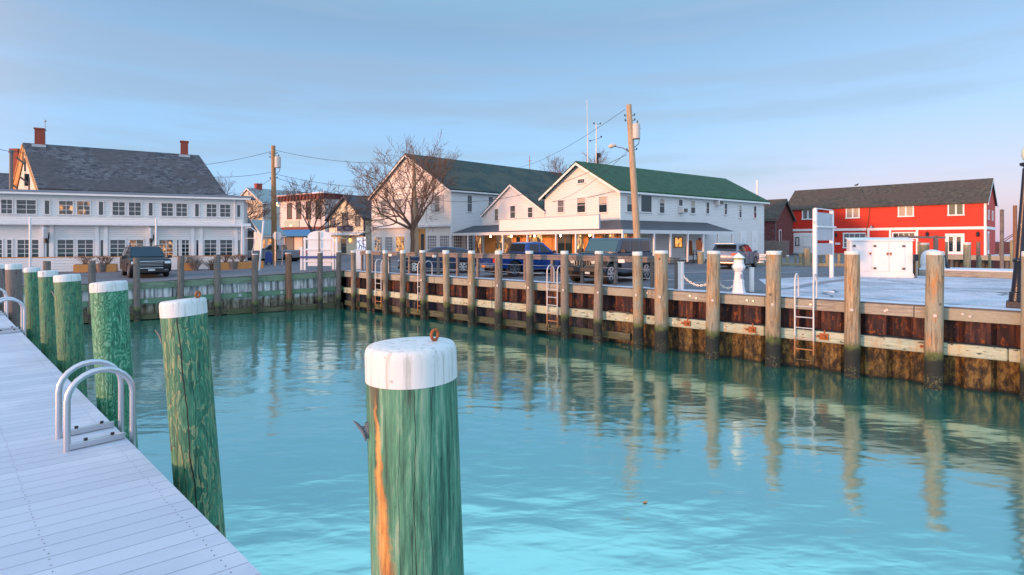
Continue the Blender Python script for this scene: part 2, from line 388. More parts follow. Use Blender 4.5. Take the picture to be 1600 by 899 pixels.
# green piles
def green_pile(name, swirl, crack=None, stain=False, c=((.012,.11,.065),(.05,.26,.15),(.26,.30,.16))):
    t = NT(name); p = t.pos(False); X, Y_, Z = t.sep(p)
    if swirl and swirl < 1:
        f = t.noise(t.mp(p, (8,8,1.9)), 1.7, 3, .5, 1.6)
        f = t.math('FRACT', t.math('MULTIPLY', f, 4.0))
    elif swirl:
        n1 = t.n('ShaderNodeTexNoise'); n1.inputs['Scale'].default_value = 3.4 if swirl > 1 else 2.6; n1.inputs['Detail'].default_value = 3; n1.inputs['Roughness'].default_value = .45; n1.inputs['Distortion'].default_value = .5
        t.l(t.mp(p, (1.9,1.9,.85 if swirl > 1 else .5)), n1.inputs['Vector'])
        f = t.math('FRACT', t.math('MULTIPLY', n1.outputs['Fac'], 13.0 * swirl))
        f = t.math('ABSOLUTE', t.math('SUBTRACT', f, .5)); f = t.math('MULTIPLY', f, 2)
    else:
        f = t.noise(t.mp(p, (8,8,1.1)), 2.0, 8, .75, .8)
    streak = t.noise(t.mp(p, (24,24,1.2)), 1.6, 8, .72)
    f2 = t.math('ADD', t.math('MULTIPLY', f, .27 if swirl else .4), t.math('MULTIPLY', streak, .73 if swirl else .6))
    col = t.ramp(f2, ([(.40,c[0]),(.47,tuple((a+b)/2 for a,b in zip(c[0],c[1]))),(.53,c[1]),(.60,c[2])] if not swirl else [(.33,c[0]),(.45,tuple((a+b)/2 for a,b in zip(c[0],c[1]))),(.55,c[1]),(.66,c[2])]))
    blot = t.noise(t.mp(p, (1.5,1.5,.8)), 2.2, 4)
    col = t.mix(t.math('MULTIPLY', t.step(blot, .55, .68), .45), col, (.10,.10,.055))
    hair = t.noise(t.mp(p, (60,60,1.1)), 1.0, 4, .6)
    col = t.mix(t.math('MULTIPLY', t.step(hair, .41, .34), .85), col, (.012,.03,.02))
    knot = t.n('ShaderNodeTexVoronoi'); knot.inputs['Scale'].default_value = 3.2; t.l(t.mp(p, (1,1,.8)), knot.inputs['Vector'])
    col = t.mix(t.step(knot.outputs['Distance'], .10, .04), col, (.05,.035,.02))
    h = streak
    front = t.step(Y_, .02, -.02)
    for cx, w, zt, k in (crack or []):
        wob = t.math('ADD', t.math('MULTIPLY', t.noise(t.mp(p, (0,0,2.2), (cx*50,0,0)), 1.0, 5), .06), cx - .03)
        wob = t.math('ADD', wob, t.math('MULTIPLY', Z, k))
        m = t.math('MULTIPLY', t.step(t.math('ABSOLUTE', t.math('SUBTRACT', X, wob)), w, w*.4), front)
        m = t.math('MULTIPLY', m, t.step(Z, zt + .01, zt - .01))
        col = t.mix(m, col, (.006,.008,.006))
    if stain:
        wob = t.math('ADD', t.math('MULTIPLY', t.noise(t.mp(p, (0,0,3)), 1.6, 6, .7), .08), -.172)
        wob = t.math('ADD', wob, t.math('MULTIPLY', Z, -.075))
        wd = t.math('ADD', .004, t.math('MULTIPLY', t.math('SUBTRACT', -.2, Z), .042))
        wd = t.math('MULTIPLY', wd, t.math('ADD', .3, t.math('MULTIPLY', t.noise(t.mp(p, (30,30,5)), 1.3, 6, .75), 1.5)))
        d = t.math('DIVIDE', t.math('ABSOLUTE', t.math('SUBTRACT', X, wob)), wd)
        m = t.math('MULTIPLY', t.step(d, 1.5, .3), t.math('MULTIPLY', front, t.step(Z, -.15, -.24)))
        rn = t.noise(t.mp(p, (22,22,3)), 1.5, 6, .7)
        col = t.mix(m, col, t.ramp(rn, [(.38,(.20,.075,.02)),(.5,(.44,.20,.04)),(.62,(.54,.31,.09))]))
        m2 = t.math('MULTIPLY', t.math('MULTIPLY', t.step(t.math('ABSOLUTE', t.math('ADD', X, .125)), .035, .01), front), t.step(Z, -.35, -.12))
        col = t.mix(t.math('MULTIPLY', m2, .75), col, (.10,.055,.025))
    t.bump(h, .55, .012)
    return t.set(col, .62)
gp_a = green_pile('green_pile_streaked', 0, [(.045,.0022,-.14,-.012),(.10,.0016,-.1,-.01),(-.02,.0014,-.3,-.01)], True, ((.010,.065,.042),(.07,.25,.155),(.25,.36,.25)))
gp_b = green_pile('green_pile_cracked', .5, [(.035,.0065,-.02,-.10),(.0,.0035,-1.05,-.085),(-.07,.0022,-.2,-.09),(.10,.002,-.5,-.08)], False, ((.010,.095,.055),(.045,.21,.12),(.30,.30,.15)))
gp_c = green_pile('green_pile_swirled', 1.3, None, False, ((.008,.10,.055),(.035,.24,.13),(.20,.38,.25)))
gp_d = green_pile('green_pile_plain', .3, None, False, ((.012,.085,.05),(.04,.19,.10),(.14,.19,.09)))

# ------------------------------------------------------------------ water
t = NT('harbour_water'); p = t.pos()
t.t.nodes.remove(t.b); out = t.t.nodes['Material Output']
dif = t.n('ShaderNodeBsdfDiffuse'); glo = t.n('ShaderNodeBsdfGlossy'); mx = t.n('ShaderNodeMixShader')
dif.inputs['Color'].default_value = (.010,.215,.165,1); glo.inputs['Color'].default_value = (.68,.95,.95,1); glo.inputs['Roughness'].default_value = .11
wa = t.noise(t.mp(p, (1,1.9,1), rot=(0,0,R(12))), .6, 2, .5, .4)
wb = t.noise(t.mp(p, (1,2.2,1), rot=(0,0,R(-20))), 1.7, 2, .5, .3)
h = t.math('ADD', t.math('MULTIPLY', wa, .8), t.math('MULTIPLY', wb, .2))
calm = t.step(t.sep(t.mp(p, (.628,.778,1)))[0], 0, 1)
dd = t.n('ShaderNodeVectorMath', operation='DOT_PRODUCT'); t.l(p, dd.inputs[0]); dd.inputs[1].default_value = (.628,.778,0)
amp = t.step(dd.outputs['Value'], 17.5, 13.0)
amp = t.math('ADD', t.math('MULTIPLY', amp, .7), .3)
bp = t.n('ShaderNodeBump'); bp.inputs['Distance'].default_value = .35; t.l(t.math('MULTIPLY', amp, .09), bp.inputs['Strength']); t.l(h, bp.inputs['Height'])
lw = t.n('ShaderNodeLayerWeight'); lw.inputs['Blend'].default_value = .5
t.l(bp.outputs[0], glo.inputs['Normal']); t.l(bp.outputs[0], lw.inputs['Normal'])
fac = t.n('ShaderNodeMapRange'); fac.inputs['From Min'].default_value = .3; fac.inputs['From Max'].default_value = .95; fac.inputs['To Min'].default_value = .50; fac.inputs['To Max'].default_value = .87
t.l(lw.outputs['Facing'], fac.inputs['Value'])
t.l(fac.outputs[0], mx.inputs[0]); t.l(dif.outputs[0], mx.inputs[1]); t.l(glo.outputs[0], mx.inputs[2]); t.l(mx.outputs[0], out.inputs[0])
water_m = t.mat
m = MB(); m.add([(-600,-200,0),(2500,-200,0),(2500,3000,0),(-600,3000,0)], [(0,1,2,3)])
tag(m.build('water', water_m), kind='structure', label='calm teal harbour water')

# ------------------------------------------------------------------ land
W1a = V((12.6,13.4,0)); W1d = V((-21.2,17.1,0)).normalized(); W1n = V((-W1d.y, W1d.x, 0)) * -1   # W1n points landwards
if W1n.y < 0: W1n = -W1n
C = V((-9.7,31.75,0)); C = W1a + W1d * ((C - W1a).dot(W1d))
E1d = V((-.85,-.526,0)).normalized(); E1n = V((E1d.y, -E1d.x, 0))
if E1n.y < 0: E1n = -E1n      # landwards
Lm = 9.47; Lp = C + E1d * Lm; Lq = C + E1d * 60
m = MB()
def poly(pts, mi=0): m.add(pts, [tuple(range(len(pts)))], mi)
Rf = W1a - W1d * 30
Rb = V((20.2,27,0)); Rb2 = Rb - W1d * 32
q = lambda v, z: V((v.x, v.y, z))
right = [q(C,2.13), q(Rf,2.13), q(Rb2,2.13), q(Rb,2.13), V((24,36.5,2.13)), V((33,52,2.13)), V((39,76,2.13)), V((60,110,2.13)), V((60,320,2.13)), V((-64.5,320,2.13))]
poly(right)
poly([q(Lp,1.85), q(C,2.13), V((-64.5,320,2.13)), V((-73.5,320,1.85))])
poly([q(Lq,1.85), q(Lp,1.85), V((-73.5,320,1.85)), V((-320,320,1.85)), V((-320,-20,1.85))])
for a, b in ((Rb2, Rb), (Rb, V((24,36.5,0))), (V((24,36.5,0)), V((33,52,0))), (V((33,52,0)), V((39,76,0))), (V((39,76,0)), V((60,110,0)))):
    m.add([q(a,2.13), q(b,2.13), q(b,-.5), q(a,-.5)], [(0,1,2,3)], 1)
tag(m.build('ground', [asphalt, lichen]), kind='structure')
m = MB()
g1 = gat(1118,17.4); g2 = at(1185,24.6); g3 = at(1262,25.9); g4 = at(1330,27.9)
s0 = W1a + W1n * .75
pr = [W1a + W1d*5.7 + W1n*.62, W1a - W1d*28 + W1n*.62, Rb - W1d*28 - W1n*.05, Rb - W1n*.05 + W1d*.5, g3, g2]
m.add([q(v, 2.134) for v in pr], [tuple(range(len(pr)))])
tag(m.build('gravel_quay', gravel), kind='structure')
m = MB(); pp_ = [gat(1212,19.2), gat(1245,19.7), gat(1300,22.6), gat(1345,24.6), gat(1330,25.2), gat(1275,22.9)]
m.add([q(v, 2.1385) for v in pp_], [tuple(range(len(pp_)))]); tag(m.build('asphalt_patch', plain('dark_asphalt_patch',(.2,.21,.25),.85,var=.3,sc=6)), kind='structure')
m = MB()     # pale frosted strip along the edge
tl = (C - W1a).dot(W1d)
m.add([q(W1a - W1d*28, 2.142), q(W1a + W1d*(tl-.3), 2.142), q(W1a + W1d*(tl-.3) + W1n*.6, 2.142), q(W1a - W1d*28 + W1n*.6, 2.142)], [(0,1,2,3)])
tag(m.build('quay_edge_path', frost), kind='structure')
m = MB()
for (a, Ya, b, Yb, w) in ((1075,19.6,1105,18.9,.09),(1065,22,1150,24,.1),(1180,34,1240,36,.1),(1190,29,1250,30.5,.1),(820,31,900,34,.1),(1010,28,1110,30.5,.1)):
    p_, r_ = gat(a,Ya), gat(b,Yb); dr = (r_-p_).normalized(); s_ = V((-dr.y,dr.x,0))*w/2
    m.add([p_-s_+V((0,0,.005)), r_-s_+V((0,0,.005)), r_+s_+V((0,0,.005)), p_+s_+V((0,0,.005))], [(0,1,2,3)])
tag(m.build('road_markings', plain('worn_road_paint', (.5,.52,.56), .8, var=.3, sc=9)), kind='structure')

# ------------------------------------------------------------------ sea walls
def corrugated(P, d, nout, L, z0, z1, pitch, flat, slope, depth, back):
    """zigzag sheet piling: P start, d along, nout towards the water"""
    m = MB(); pts = []; x = 0
    while x < L:
        for dx, dp in ((0, depth), (flat, depth), (flat+slope, 0), (pitch-slope, 0)):
            pts.append((x+dx, dp))
        x += pitch
    pts = [p for p in pts if p[0] <= L]
    vs = []
    for (a, dp) in pts:
        b = P + d*a + nout*(dp - back)
        vs += [V((b.x,b.y,z0)), V((b.x,b.y,z1))]
    m.add(vs, [(2*i,2*i+2,2*i+3,2*i+1) for i in range(len(pts)-1)])
    return m
ne = -W1n
wall = thing('seawall', 'rust streaked steel sheet pile seawall along the right side of the basin', 'seawall', W1a)
def loc(v): return v - W1a
LW = tl + 28
corrugated(V((0,0,0)) - W1d*28, W1d, ne, LW, -1.5, 2.09, 1.1, .5, .13, .2, .32).build('sheet_piling', sheet_rust, wall)
def beamline(name, mat, parent, P, d, nout, a0, a1, segs, z0, z1, off0, off1, jit=0, zf=None, bev=.015):
    m = MB(); n = max(1, int((a1-a0)/segs))
    for i in range(n):
        s0 = a0 + (a1-a0)*i/n; s1 = a0 + (a1-a0)*(i+1)/n - .012
        j = random.uniform(-jit, jit); o1 = off1 + random.uniform(-jit, jit)
        zz = [zf(s0) if zf else 0, zf(s1) if zf else 0]
        vs = []
        for s_, k in ((s0,0),(s1,1)):
            for o in (off0, o1):
                b = P + d*s_ + nout*o
                vs += [V((b.x,b.y,z0+j+zz[k])), V((b.x,b.y,z1+j*.3+zz[k]))]
        m.add(vs, [(0,2,3,1),(4,5,7,6),(0,1,5,4),(2,6,7,3),(1,3,7,5),(0,4,6,2)])
    return m.build(name, mat, parent, bevel=bev)
O0 = V((0,0,0))
beamline('cap_beam', beam_wood, wall, O0, W1d, ne, -28, tl-.3, 3.7, 1.80, 2.10, -.25, .06, .012)
m = MB(); m.add([loc(W1a - W1d*28 + ne*.03 + V((0,0,2.138))), loc(W1a + W1d*(tl-.3) + ne*.03 + V((0,0,2.138))), loc(W1a + W1d*(tl-.3) + ne*.03 + V((0,0,2.10))), loc(W1a - W1d*28 + ne*.03 + V((0,0,2.10)))], [(0,1,2,3)])
m.build('dark_edge_strip', greywood_dark, wall)
beamline('wale', wale_mint, wall, O0, W1d, ne, -28, tl-.3, 5.2, .87, 1.19, -.12, .1, .012, bev=.04)
beamline('lower_wale', wale_low, wall, O0, W1d, ne, 10.6, tl-.3, 3.1, .16, .44, -.12, .02, .02)
m = MB(); m.tube([O0 + W1d*(s_) + ne*.0 + V((0,0,1.215 + .008*math.sin(s_*3))) for s_ in [(-28 + i*.9) for i in range(int((tl+27)/.9))]], .022, 6)
m.build('black_pipe', black, wall, smooth=60)
bolts = MB(); plates = MB()
s_ = -6.0
while s_ < tl - 1:
    for dz, o in ((1.96,.062),(1.93,.062)):
        c_ = O0 + W1d*(s_ + random.uniform(0,.4)) + ne*o + V((0,0,dz + random.uniform(-.05,.05)))
        bolts.tube([c_, c_ + ne*.025], .035, 8)
    c_ = O0 + W1d*(s_+.9) + ne*.1 + V((0,0,1.03))
    bolts.tube([c_, c_ + ne*.03], .028, 8)
    s_ += 1.75
for s_ in (-1.9, 1.85, 4.3, 6.3, 8.4):
    c_ = O0 + W1d*s_ + ne*.1 + V((0,0,1.05))
    plates.M = Matrix.Translation(c_) @ Matrix.Rotation(math.atan2(W1d.y, W1d.x), 4, 'Z')
    plates.box(-.11,.11,-.05,.05,-.09,.09); plates.M = None
    plates.tube([c_, c_ + ne*.13], .05, 8); plates.tube([c_ + W1d*.16, c_ + W1d*.16 + ne*.09], .035, 8)
    plates.tube([c_ + V((0,0,.08)), c_ + V((0,0,.2)) - W1d*.02], .02, 6)
bolts.build('bolt_heads', galv, wall, smooth=40); plates.build('rusty_bracket', rusty, wall, smooth=40)

ee = -E1n
ew = thing('seawall', 'pale grey corrugated seawall with green timbers at the far end of the basin', 'seawall', C)
zf = lambda s_: -.28*min(1, s_/Lm)
mz = corrugated(O0, E1d, ee, 45, -1.5, 2.0, .76, .3, .08, .16, .3)
mz.v = [V((p.x, p.y, p.z + (zf((p).dot(E1d)) if p.z > 0 else 0))) for p in mz.v]
mz.build('sheet_piling', sheet_zinc, ew)
beamline('cap_beam', beam_green, ew, O0, E1d, ee, -.1, 45, 4.1, 1.78, 2.10, -.25, .05, .01, zf)
beamline('wale', wale_green, ew, O0, E1d, ee, -.1, 45, 4.6, .98, 1.24, -.1, .09, .01, lambda s_: -.2*min(1, s_/Lm), .03)
beamline('lower_wale', wale_low, ew, O0, E1d, ee, -.1, 45, 3.0, .02, .3, -.12, .03, .02)
m = MB(); s_ = 1.2
while s_ < 24:
    c_ = O0 + E1d*s_ + ee*.09 + V((0,0,1.11 + -.2*min(1, s_/Lm))); m.M = Matrix.Translation(c_) @ Matrix.Rotation(math.atan2(E1d.y,E1d.x),4,'Z'); m.box(-.07,.07,-.012,.012,-.07,.07); m.M=None; m.tube([c_, c_+ee*.03], .03, 8); s_ += 2.05
m.build('washer_plates', galv, ew)

# ------------------------------------------------------------------ piles
ORD = ['first','second','third','fourth','fifth','sixth','seventh','eighth','ninth','tenth','eleventh','twelfth','thirteenth','fourteenth','fifteenth','sixteenth','seventeenth','eighteenth','nineteenth','twentieth']
def make_pile(label, base, top, r, mat, capm_, caph=.1, dome=.03, group=None, n=18, hi=False, name='mooring_pile', cat='pile'):
    """base/top are world points; the body is built round the top so local z=0 is its top"""
    r *= math.cos(math.atan2(top.x, top.y))      # widths were read off the picture, which stretches towards its sides
    root = thing(name, label, cat, top, 0, group)
    d = (base - top); L = d.length
    ax = -d.normalized(); rot = V((0,0,1)).rotation_difference(ax).to_matrix().to_4x4()
    ph = random.uniform(0, 6)
    wob = lambda t_, z: .018*math.sin(2*t_ + ph + z*.6) + .012*math.sin(3*t_ + ph*2 + z*1.7) + (.0015*math.sin(11*t_+ph+z*.9) if hi else 0)
    m = MB(); m.M = rot
    N = 40 if hi else 9
    m.lathe([(r*(1 + .05*(i/N)), -caph - (L-caph)*i/N) for i in range(N+1)], n, (0,0,0), 0, wob)
    m.build('pile_body', mat, root, smooth=60)
    if capm_:
        m = MB(); m.M = rot
        dm = min(dome, .03); pr = [(r*1.012, -caph-.004), (r*1.012, -dm*1.25), (r*1.0, -dm*.75), (r*.97, -dm*.33), (r*.93, -dm*.12), (r*.6, .0), (r*.2, dm*.1)]
        m.lathe(pr, n, (0,0,0), 0, wob)
        m.build('painted_cap', capm_, root, smooth=60)
    return root, rot
pw = [(1609,.47,3.62,pile_gold),(1463,.475,3.6,pile_gold),(1329.5,.46,3.58,pile_gold),(1206.5,.45,3.56,pile_gold),(1114,.45,3.54,pile_gold),(1034,.45,3.53,pile_gold),(995.5,.35,3.48,pile_gold),
      (936,.34,3.48,pile_wood),(883,.31,3.47,pile_wood),(827,.31,3.45,pile_wood),(778.5,.32,3.44,pile_wood),(736.5,.31,3.42,pile_gold),(696.6,.30,3.42,pile_gold),
      (660,.31,3.40,pile_wood),(630.7,.30,3.38,pile_wood),(602.5,.29,3.36,pile_wood),(576,.29,3.34,pile_wood),(553,.29,3.32,pile_wood)]
WP = W1a + ne*.27
look = lambda mm, dia: ('thick honey brown' if dia > .4 else 'slim honey brown') if mm is pile_gold else 'slim grey brown'
for i, (px, dia, zt, mm) in enumerate(pw):
    s_ = along(WP, W1d, px); P = WP + W1d*s_
    lab = f"{look(mm,dia)} pile on the rusty seawall, {'at the very edge beside the lamp post' if i==0 else ORD[i-1] + ' to the left of the lamp post'}"
    cm = cap_white
    pr_t = V((P.x + random.uniform(-.04,.04), P.y, zt))
    pl_, _r = make_pile(lab, V((P.x + random.uniform(-.09,.09), P.y + random.uniform(-.05,.05), -1.2)), pr_t, dia/2*random.uniform(.95,1.05), mm, cm, (.11 if dia > .4 else .13)*random.uniform(.8,1.25), .045 if dia>.4 else .012, 'piles along the right seawall')
    if dia > .3:
        rr = dia/2*math.cos(math.atan2(pr_t.x, pr_t.y)); to_cam = (V((0,0,0)) - V((pr_t.x,pr_t.y,0))).normalized(); to_cam = (to_cam + ne).normalized()
        m = MB(); c_ = to_cam*(rr*.93) + V((0,0,1.93-zt)); m.tube([c_, c_ + to_cam*.04], .045, 10); m.build('bolt', galv, pl_, smooth=40)
EP = C + ee*.27
pe = [(534,.3,3.25,pile_grey),(500,.3,3.22,pile_grey),(452,.33,3.2,pile_red),(398,.34,3.17,pile_grey),(340.7,.36,3.15,pile_grey),(281.7,.35,3.12,pile_grey),(214.5,.33,3.05,pile_grey),(145,.36,2.95,pile_grey),(74,.36,2.95,pile_grey)]
for i, (px, dia, zt, mm) in enumerate(pe):
    s_ = max(.25, along(EP, E1d, px)); P = EP + E1d*s_
    lab = ('reddish brown pile in front of the far green timbered seawall' if mm is pile_red else
           f"grey weathered pile on the far green timbered seawall, {ORD[i]} from the basin corner")
    make_pile(lab, V((P.x, P.y, -1.2)), V((P.x + random.uniform(-.05,.05), P.y, zt)), dia/2, mm, pile_grey if i > 3 else grey_trim, .03, .01, 'piles along the far seawall')

# foreground dock piles
def dockY(px, n=1.36): k = (px-CX)/K; return n/(k*.683+.73)
def fore(px, dia, py, lean_px, mat, label, caph, hi=True, capm_=cap_white, dome=.035, n=1.36):
    Y = dockY(px, n); top = at(px, Y, zat(py, Y))
    base = V((top.x + lean_px, top.y, -1.5))
    return make_pile(label, base, top, dia/2, mat, capm_, caph, dome, 'green piles along the dock', 48 if hi else 24, hi), top
(f1, rot1), top1 = fore(642.5, .374, 536, .16, gp_a, 'big green pile nearest the camera with orange rust streak and eye bolt', .14, dome=.042)
(f2, rot2), top2 = fore(286, .374, 468, .40, gp_b, 'green pile with a long black crack, second nearest the camera', .12)
(f3, rot3), top3 = fore(170, .43, 440, .30, gp_c, 'wide green pile with swirling pale wood figure beside the hoop ladder', .105)
(f4, r4), top4 = fore(105, .40, 429, .25, gp_d, 'mottled dark green pile between the swirled pile and a plain green one', .10)
(f5, r5), top5 = fore(75, .34, 423, .2, gp_d, 'plain green pile third from the brown piles, fourth behind the foreground', .10)
(f6, r6), top6 = fore(50, .33, 418, .2, gp_d, 'farthest green pile on the dock, next to the brown capped pile', .09)
fore(21, .42, 412.5, .15, pile_grey, 'brown pile with white cap just beyond the farthest green pile', .13, False)
fore(2, .42, 413, .1, pile_grey, 'brown pile cut by the left edge of the picture', .12, False)

def ring_path(c, r, ax1, ax2, n=20): return [c + (ax1*math.cos(2*math.pi*i/n) + ax2*math.sin(2*math.pi*i/n))*r for i in range(n)]
m = MB(); e0 = V((.095,.02,0))
m.tube(ring_path(e0 + V((0,0,.03)), .021, V((.55,.83,0)), V((0,0,1))), .0065, 8, closed=True)
m.tube([e0 + V((0,0,-.03)), e0 + V((0,0,.01))], .008, 8)
m.build('eye_bolt', rusty, f1, smooth=60)
m = MB(); e0 = V((.1,.03,0)); m.tube(ring_path(e0 + V((0,0,.035)), .022, V((.2,.97,0)), V((0,0,1))), .008, 8, closed=True); m.tube([e0 + V((0,0,-.03)), e0 + V((0,0,.02))], .01, 8)
m.build('eye_bolt', rusty, f2, smooth=60)
def cleat(parent, c, s=1.0, out=V((-1,-.25,0))):
    out = out.normalized(); m = MB(); side = out.cross(V((0,0,1))).normalized()
    ax = (V((0,0,1))*.85 + out*.45 + side*.3).normalized()
    b = c + out*.03*s
    m.tube([b - ax*.075*s + out*.018*s, b - ax*.045*s + out*.006*s, b, b + ax*.045*s + out*.006*s, b + ax*.075*s + out*.018*s], [.005*s,.010*s,.013*s,.010*s,.005*s], 8)
    for k in (-1, 1): m.tube([c - out*.02*s + ax*.02*k*s, b + ax*.022*k*s], .010*s, 8)
    m.box(*[x for a, e in zip(c, (.012*s,.014*s,.05*s)) for x in (a-e, a+e)])
    m.build('cleat', dark_iron, parent, smooth=50)
cleat(f1, V((-.162,-.075,-.335)), .62, V((-1,-.5,0))); cleat(f2, V((-.130,-.03,-.29)), .85); cleat(f4, V((-.125,-.03,-.3)), 1.0)

# ------------------------------------------------------------------ dock
DZ = CZ - 1.70
dock = thing('dock', 'pale boarded dock with a straight edge in the left foreground', 'dock', (0,0,DZ))
m = MB(); sc_ = MB(); EN = 1.152; WD = 4.2
g = BP.dot(DD)
kk = -60
while kk < 190:
    u0 = kk*BW + .003; u1 = (kk+1)*BW - .003
    quad = []
    for n_, u_ in ((EN - WD, u0), (EN, u0), (EN, u1), (EN - WD, u1)):
        # solve x*BD + u*BP with dot DN = n_
        a = (n_ - u_*BP.dot(DN)) / BD.dot(DN)
        quad.append(BD*a + BP*u_)
    cen = sum(quad, V((0,0,0)))/4
    if -8 < cen.dot(DD) < 27:
        m.slab([q(v, -.03) for v in quad], (0,0,.03))
        for nn_ in (.10, .72, 1.32, 2.0, 2.6, 3.3):
            for fr in (.27, .73):
                u_ = u0 + (u1-u0)*fr; a = (EN - nn_ - u_*BP.dot(DN)) / BD.dot(DN); c_ = BD*a + BP*u_ + V((random.uniform(-.006,.006), random.uniform(-.006,.006), 0))
                if c_.y > 1.2 and c_.y < 12 and abs(c_.x) < c_.y:
                    sc_.add([c_ + V((.0045*math.cos(i*1.047), .0045*math.sin(i*1.047), .0012)) for i in range(6)], [tuple(range(6))])
    kk += 1
m.build('deck_boards', deckm, dock)
o = sc_.build('deck_screws', black, dock); o['kind'] = 'stuff'
m = MB()
for n_ in (EN-.03, EN-1.4, EN-2.8, EN-WD+.05):
    a, b = DN*n_ - DD*8, DN*n_ + DD*27
    m.bar(a + V((0,0,-.16)), b + V((0,0,-.16)), .05, .25)
m.build('side_beam', beam_green, dock)
m = MB()
for s_ in range(-6, 27, 3):
    for n_ in (EN-.35, EN-WD+.4): m.tube([DN*n_ + DD*s_ + V((0,0,-.29)), DN*n_ + DD*s_ + V((0,0,-3.4))], .15, 12)
m.build('support_piles', pile_grey, dock, smooth=60)

def hoop_path(a, b, h, out, drop):
    """inverted U from a (inner foot) over to b (outer leg), outer leg going down past the deck"""
    pts = [a]; d = b - a; w = d.length; dn = d.normalized(); r = w/2
    pts.append(a + V((0,0,h - r)))
    for i in range(1, 12):
        t_ = math.pi - math.pi*i/12
        pts.append(a + dn*(r + r*math.cos(t_)) + V((0,0,h - r + r*math.sin(t_))))
    pts += [b + V((0,0,h-r)), b + V((0,0,-drop))]
    return pts
def dock_ladder(label, off):
    o0 = V((-3.55,4.43,0)) ; e = DN*EN
    a0 = DD*(o0.dot(DD)+off)
    root = thing('dock_ladder', label, 'ladder', a0 + DN*(EN-.2) + V((0,0,DZ)), 0, 'hoop ladders on the dock')
    rel = -(DN*(EN-.2))
    for k in (0, .42):
        inn = DN*(EN-.40) + DD*k + rel; outp = DN*(EN+.045) + DD*k + rel
        m = MB(); m.tube(hoop_path(inn, outp, .62, 0, 1.6), .024, 12); m.build('hoop_rail', alu, root, smooth=60)
        m = MB(); m.bar(inn + V((0,0,.03)), DN*(EN-.01) + DD*k + rel + V((0,0,.03)), .035, .05)
        m.build('base_bar', alu, root, bevel=.004)
        m = MB()
        for f_ in (.12, .30): c_ = inn + DN*f_ + V((0,0,.055)); m.tube([c_, c_+V((0,0,.02))], .014, 6); 
        m.build('bar_bolts', black, root)
    for z in (-.3,-.6,-.9,-1.2,-1.5):
        m = MB(); m.tube([DN*(EN+.045) + rel + V((0,0,z)), DN*(EN+.045) + DD*.42 + rel + V((0,0,z))], .018, 8); m.build('rung', alu, root, smooth=60)
dock_ladder('aluminium hoop ladder nearest the camera on the pale dock edge', 0)
dock_ladder('middle aluminium hoop ladder farther back on the dock, beside the brown piles', 7.9)
dock_ladder('farthest aluminium hoop ladder, cut by the left picture edge', 11.3)

# quay ladders
def quay_ladder(px, label, w=.5, htop=.72, bottom=.2, n=6, mat=metal_w):
    s_ = along(W1a + ne*.3, W1d, px); P = W1a + ne*.17 + W1d*s_
    root = thing('quay_ladder', label, 'ladder', P, 0, 'white ladders on the right seawall')
    for k in (-w/2, w/2):
        a = W1d*k + V((0,0,bottom)); m = MB()
        top = hoop_path(W1d*k + V((0,0,2.145)) + W1n*.5, W1d*k + V((0,0,2.145)), htop, 0, 2.145 - bottom)
        m.tube(top, .026, 8); m.build('side_rail', mat, root, smooth=60)
    for i in range(n):
        z = bottom + .1 + i*.32
        m = MB(); m.tube([W1d*(-w/2) + V((0,0,z)), W1d*(w/2) + V((0,0,z))], .018, 6); m.build('rung', mat, root, smooth=60)
quay_ladder(1255, 'white ladder with rust stained feet beside the sign frame, nearest on the right seawall')
quay_ladder(860, 'white ladder in front of the blue pickup on the rusty seawall')
quay_ladder(655, 'white ladder below the dark blue car on the rusty seawall')
quay_ladder(588, 'white ladder closest to the basin corner on the rusty seawall')

# ------------------------------------------------------------------ quay railing
RO = W1a + W1n*.5
rl = thing('quay_railing', 'grey timber railing with two cables along the seawall in front of the cars', 'railing', RO)
posts = [566,583,608,640,660,685,715,747,782,820.6,863,910,962,1019,1057]
sp = [along(RO, W1d, p_) for p_ in posts]
for s_ in sp:
    m = MB(); m.M = Matrix.Translation(W1d*s_) @ Matrix.Rotation(math.atan2(W1d.y,W1d.x),4,'Z'); m.box(-.06,.06,-.06,.06,2.14,3.2); m.build('post', rail_wood, rl, bevel=.008)
m = MB(); m.bar(W1d*(sp[-1]-.12) + V((0,0,3.24)), W1d*(sp[0]+.1) + V((0,0,3.24)), .16, .075); m.bar(W1d*(sp[-1]-.1) + V((0,0,3.13)) + ne*.075, W1d*(sp[0]+.1) + V((0,0,3.13)) + ne*.075, .03, .13)
m.build('top_rail', rail_wood, rl, bevel=.008)
for z in (2.48, 2.82):
    m = MB(); pts = []
    for a, b in zip(sp[:-1], sp[1:]):
        pts += [W1d*a + V((0,0,z)), W1d*((a+b)/2) + V((0,0,z-.02))]
    pts.append(W1d*sp[-1] + V((0,0,z))); m.tube(pts, .012, 5); m.build('cable', galv, rl)
for px in (681, 612, 973):
    s_ = along(RO, W1d, px); m = MB(); m.M = Matrix.Translation(W1d*s_ + ne*.1) @ Matrix.Rotation(math.atan2(W1d.y,W1d.x),4,'Z'); m.box(-.13,.13,-.012,.012,3.03,3.16); m.build('notice_plate', plate_w, rl)

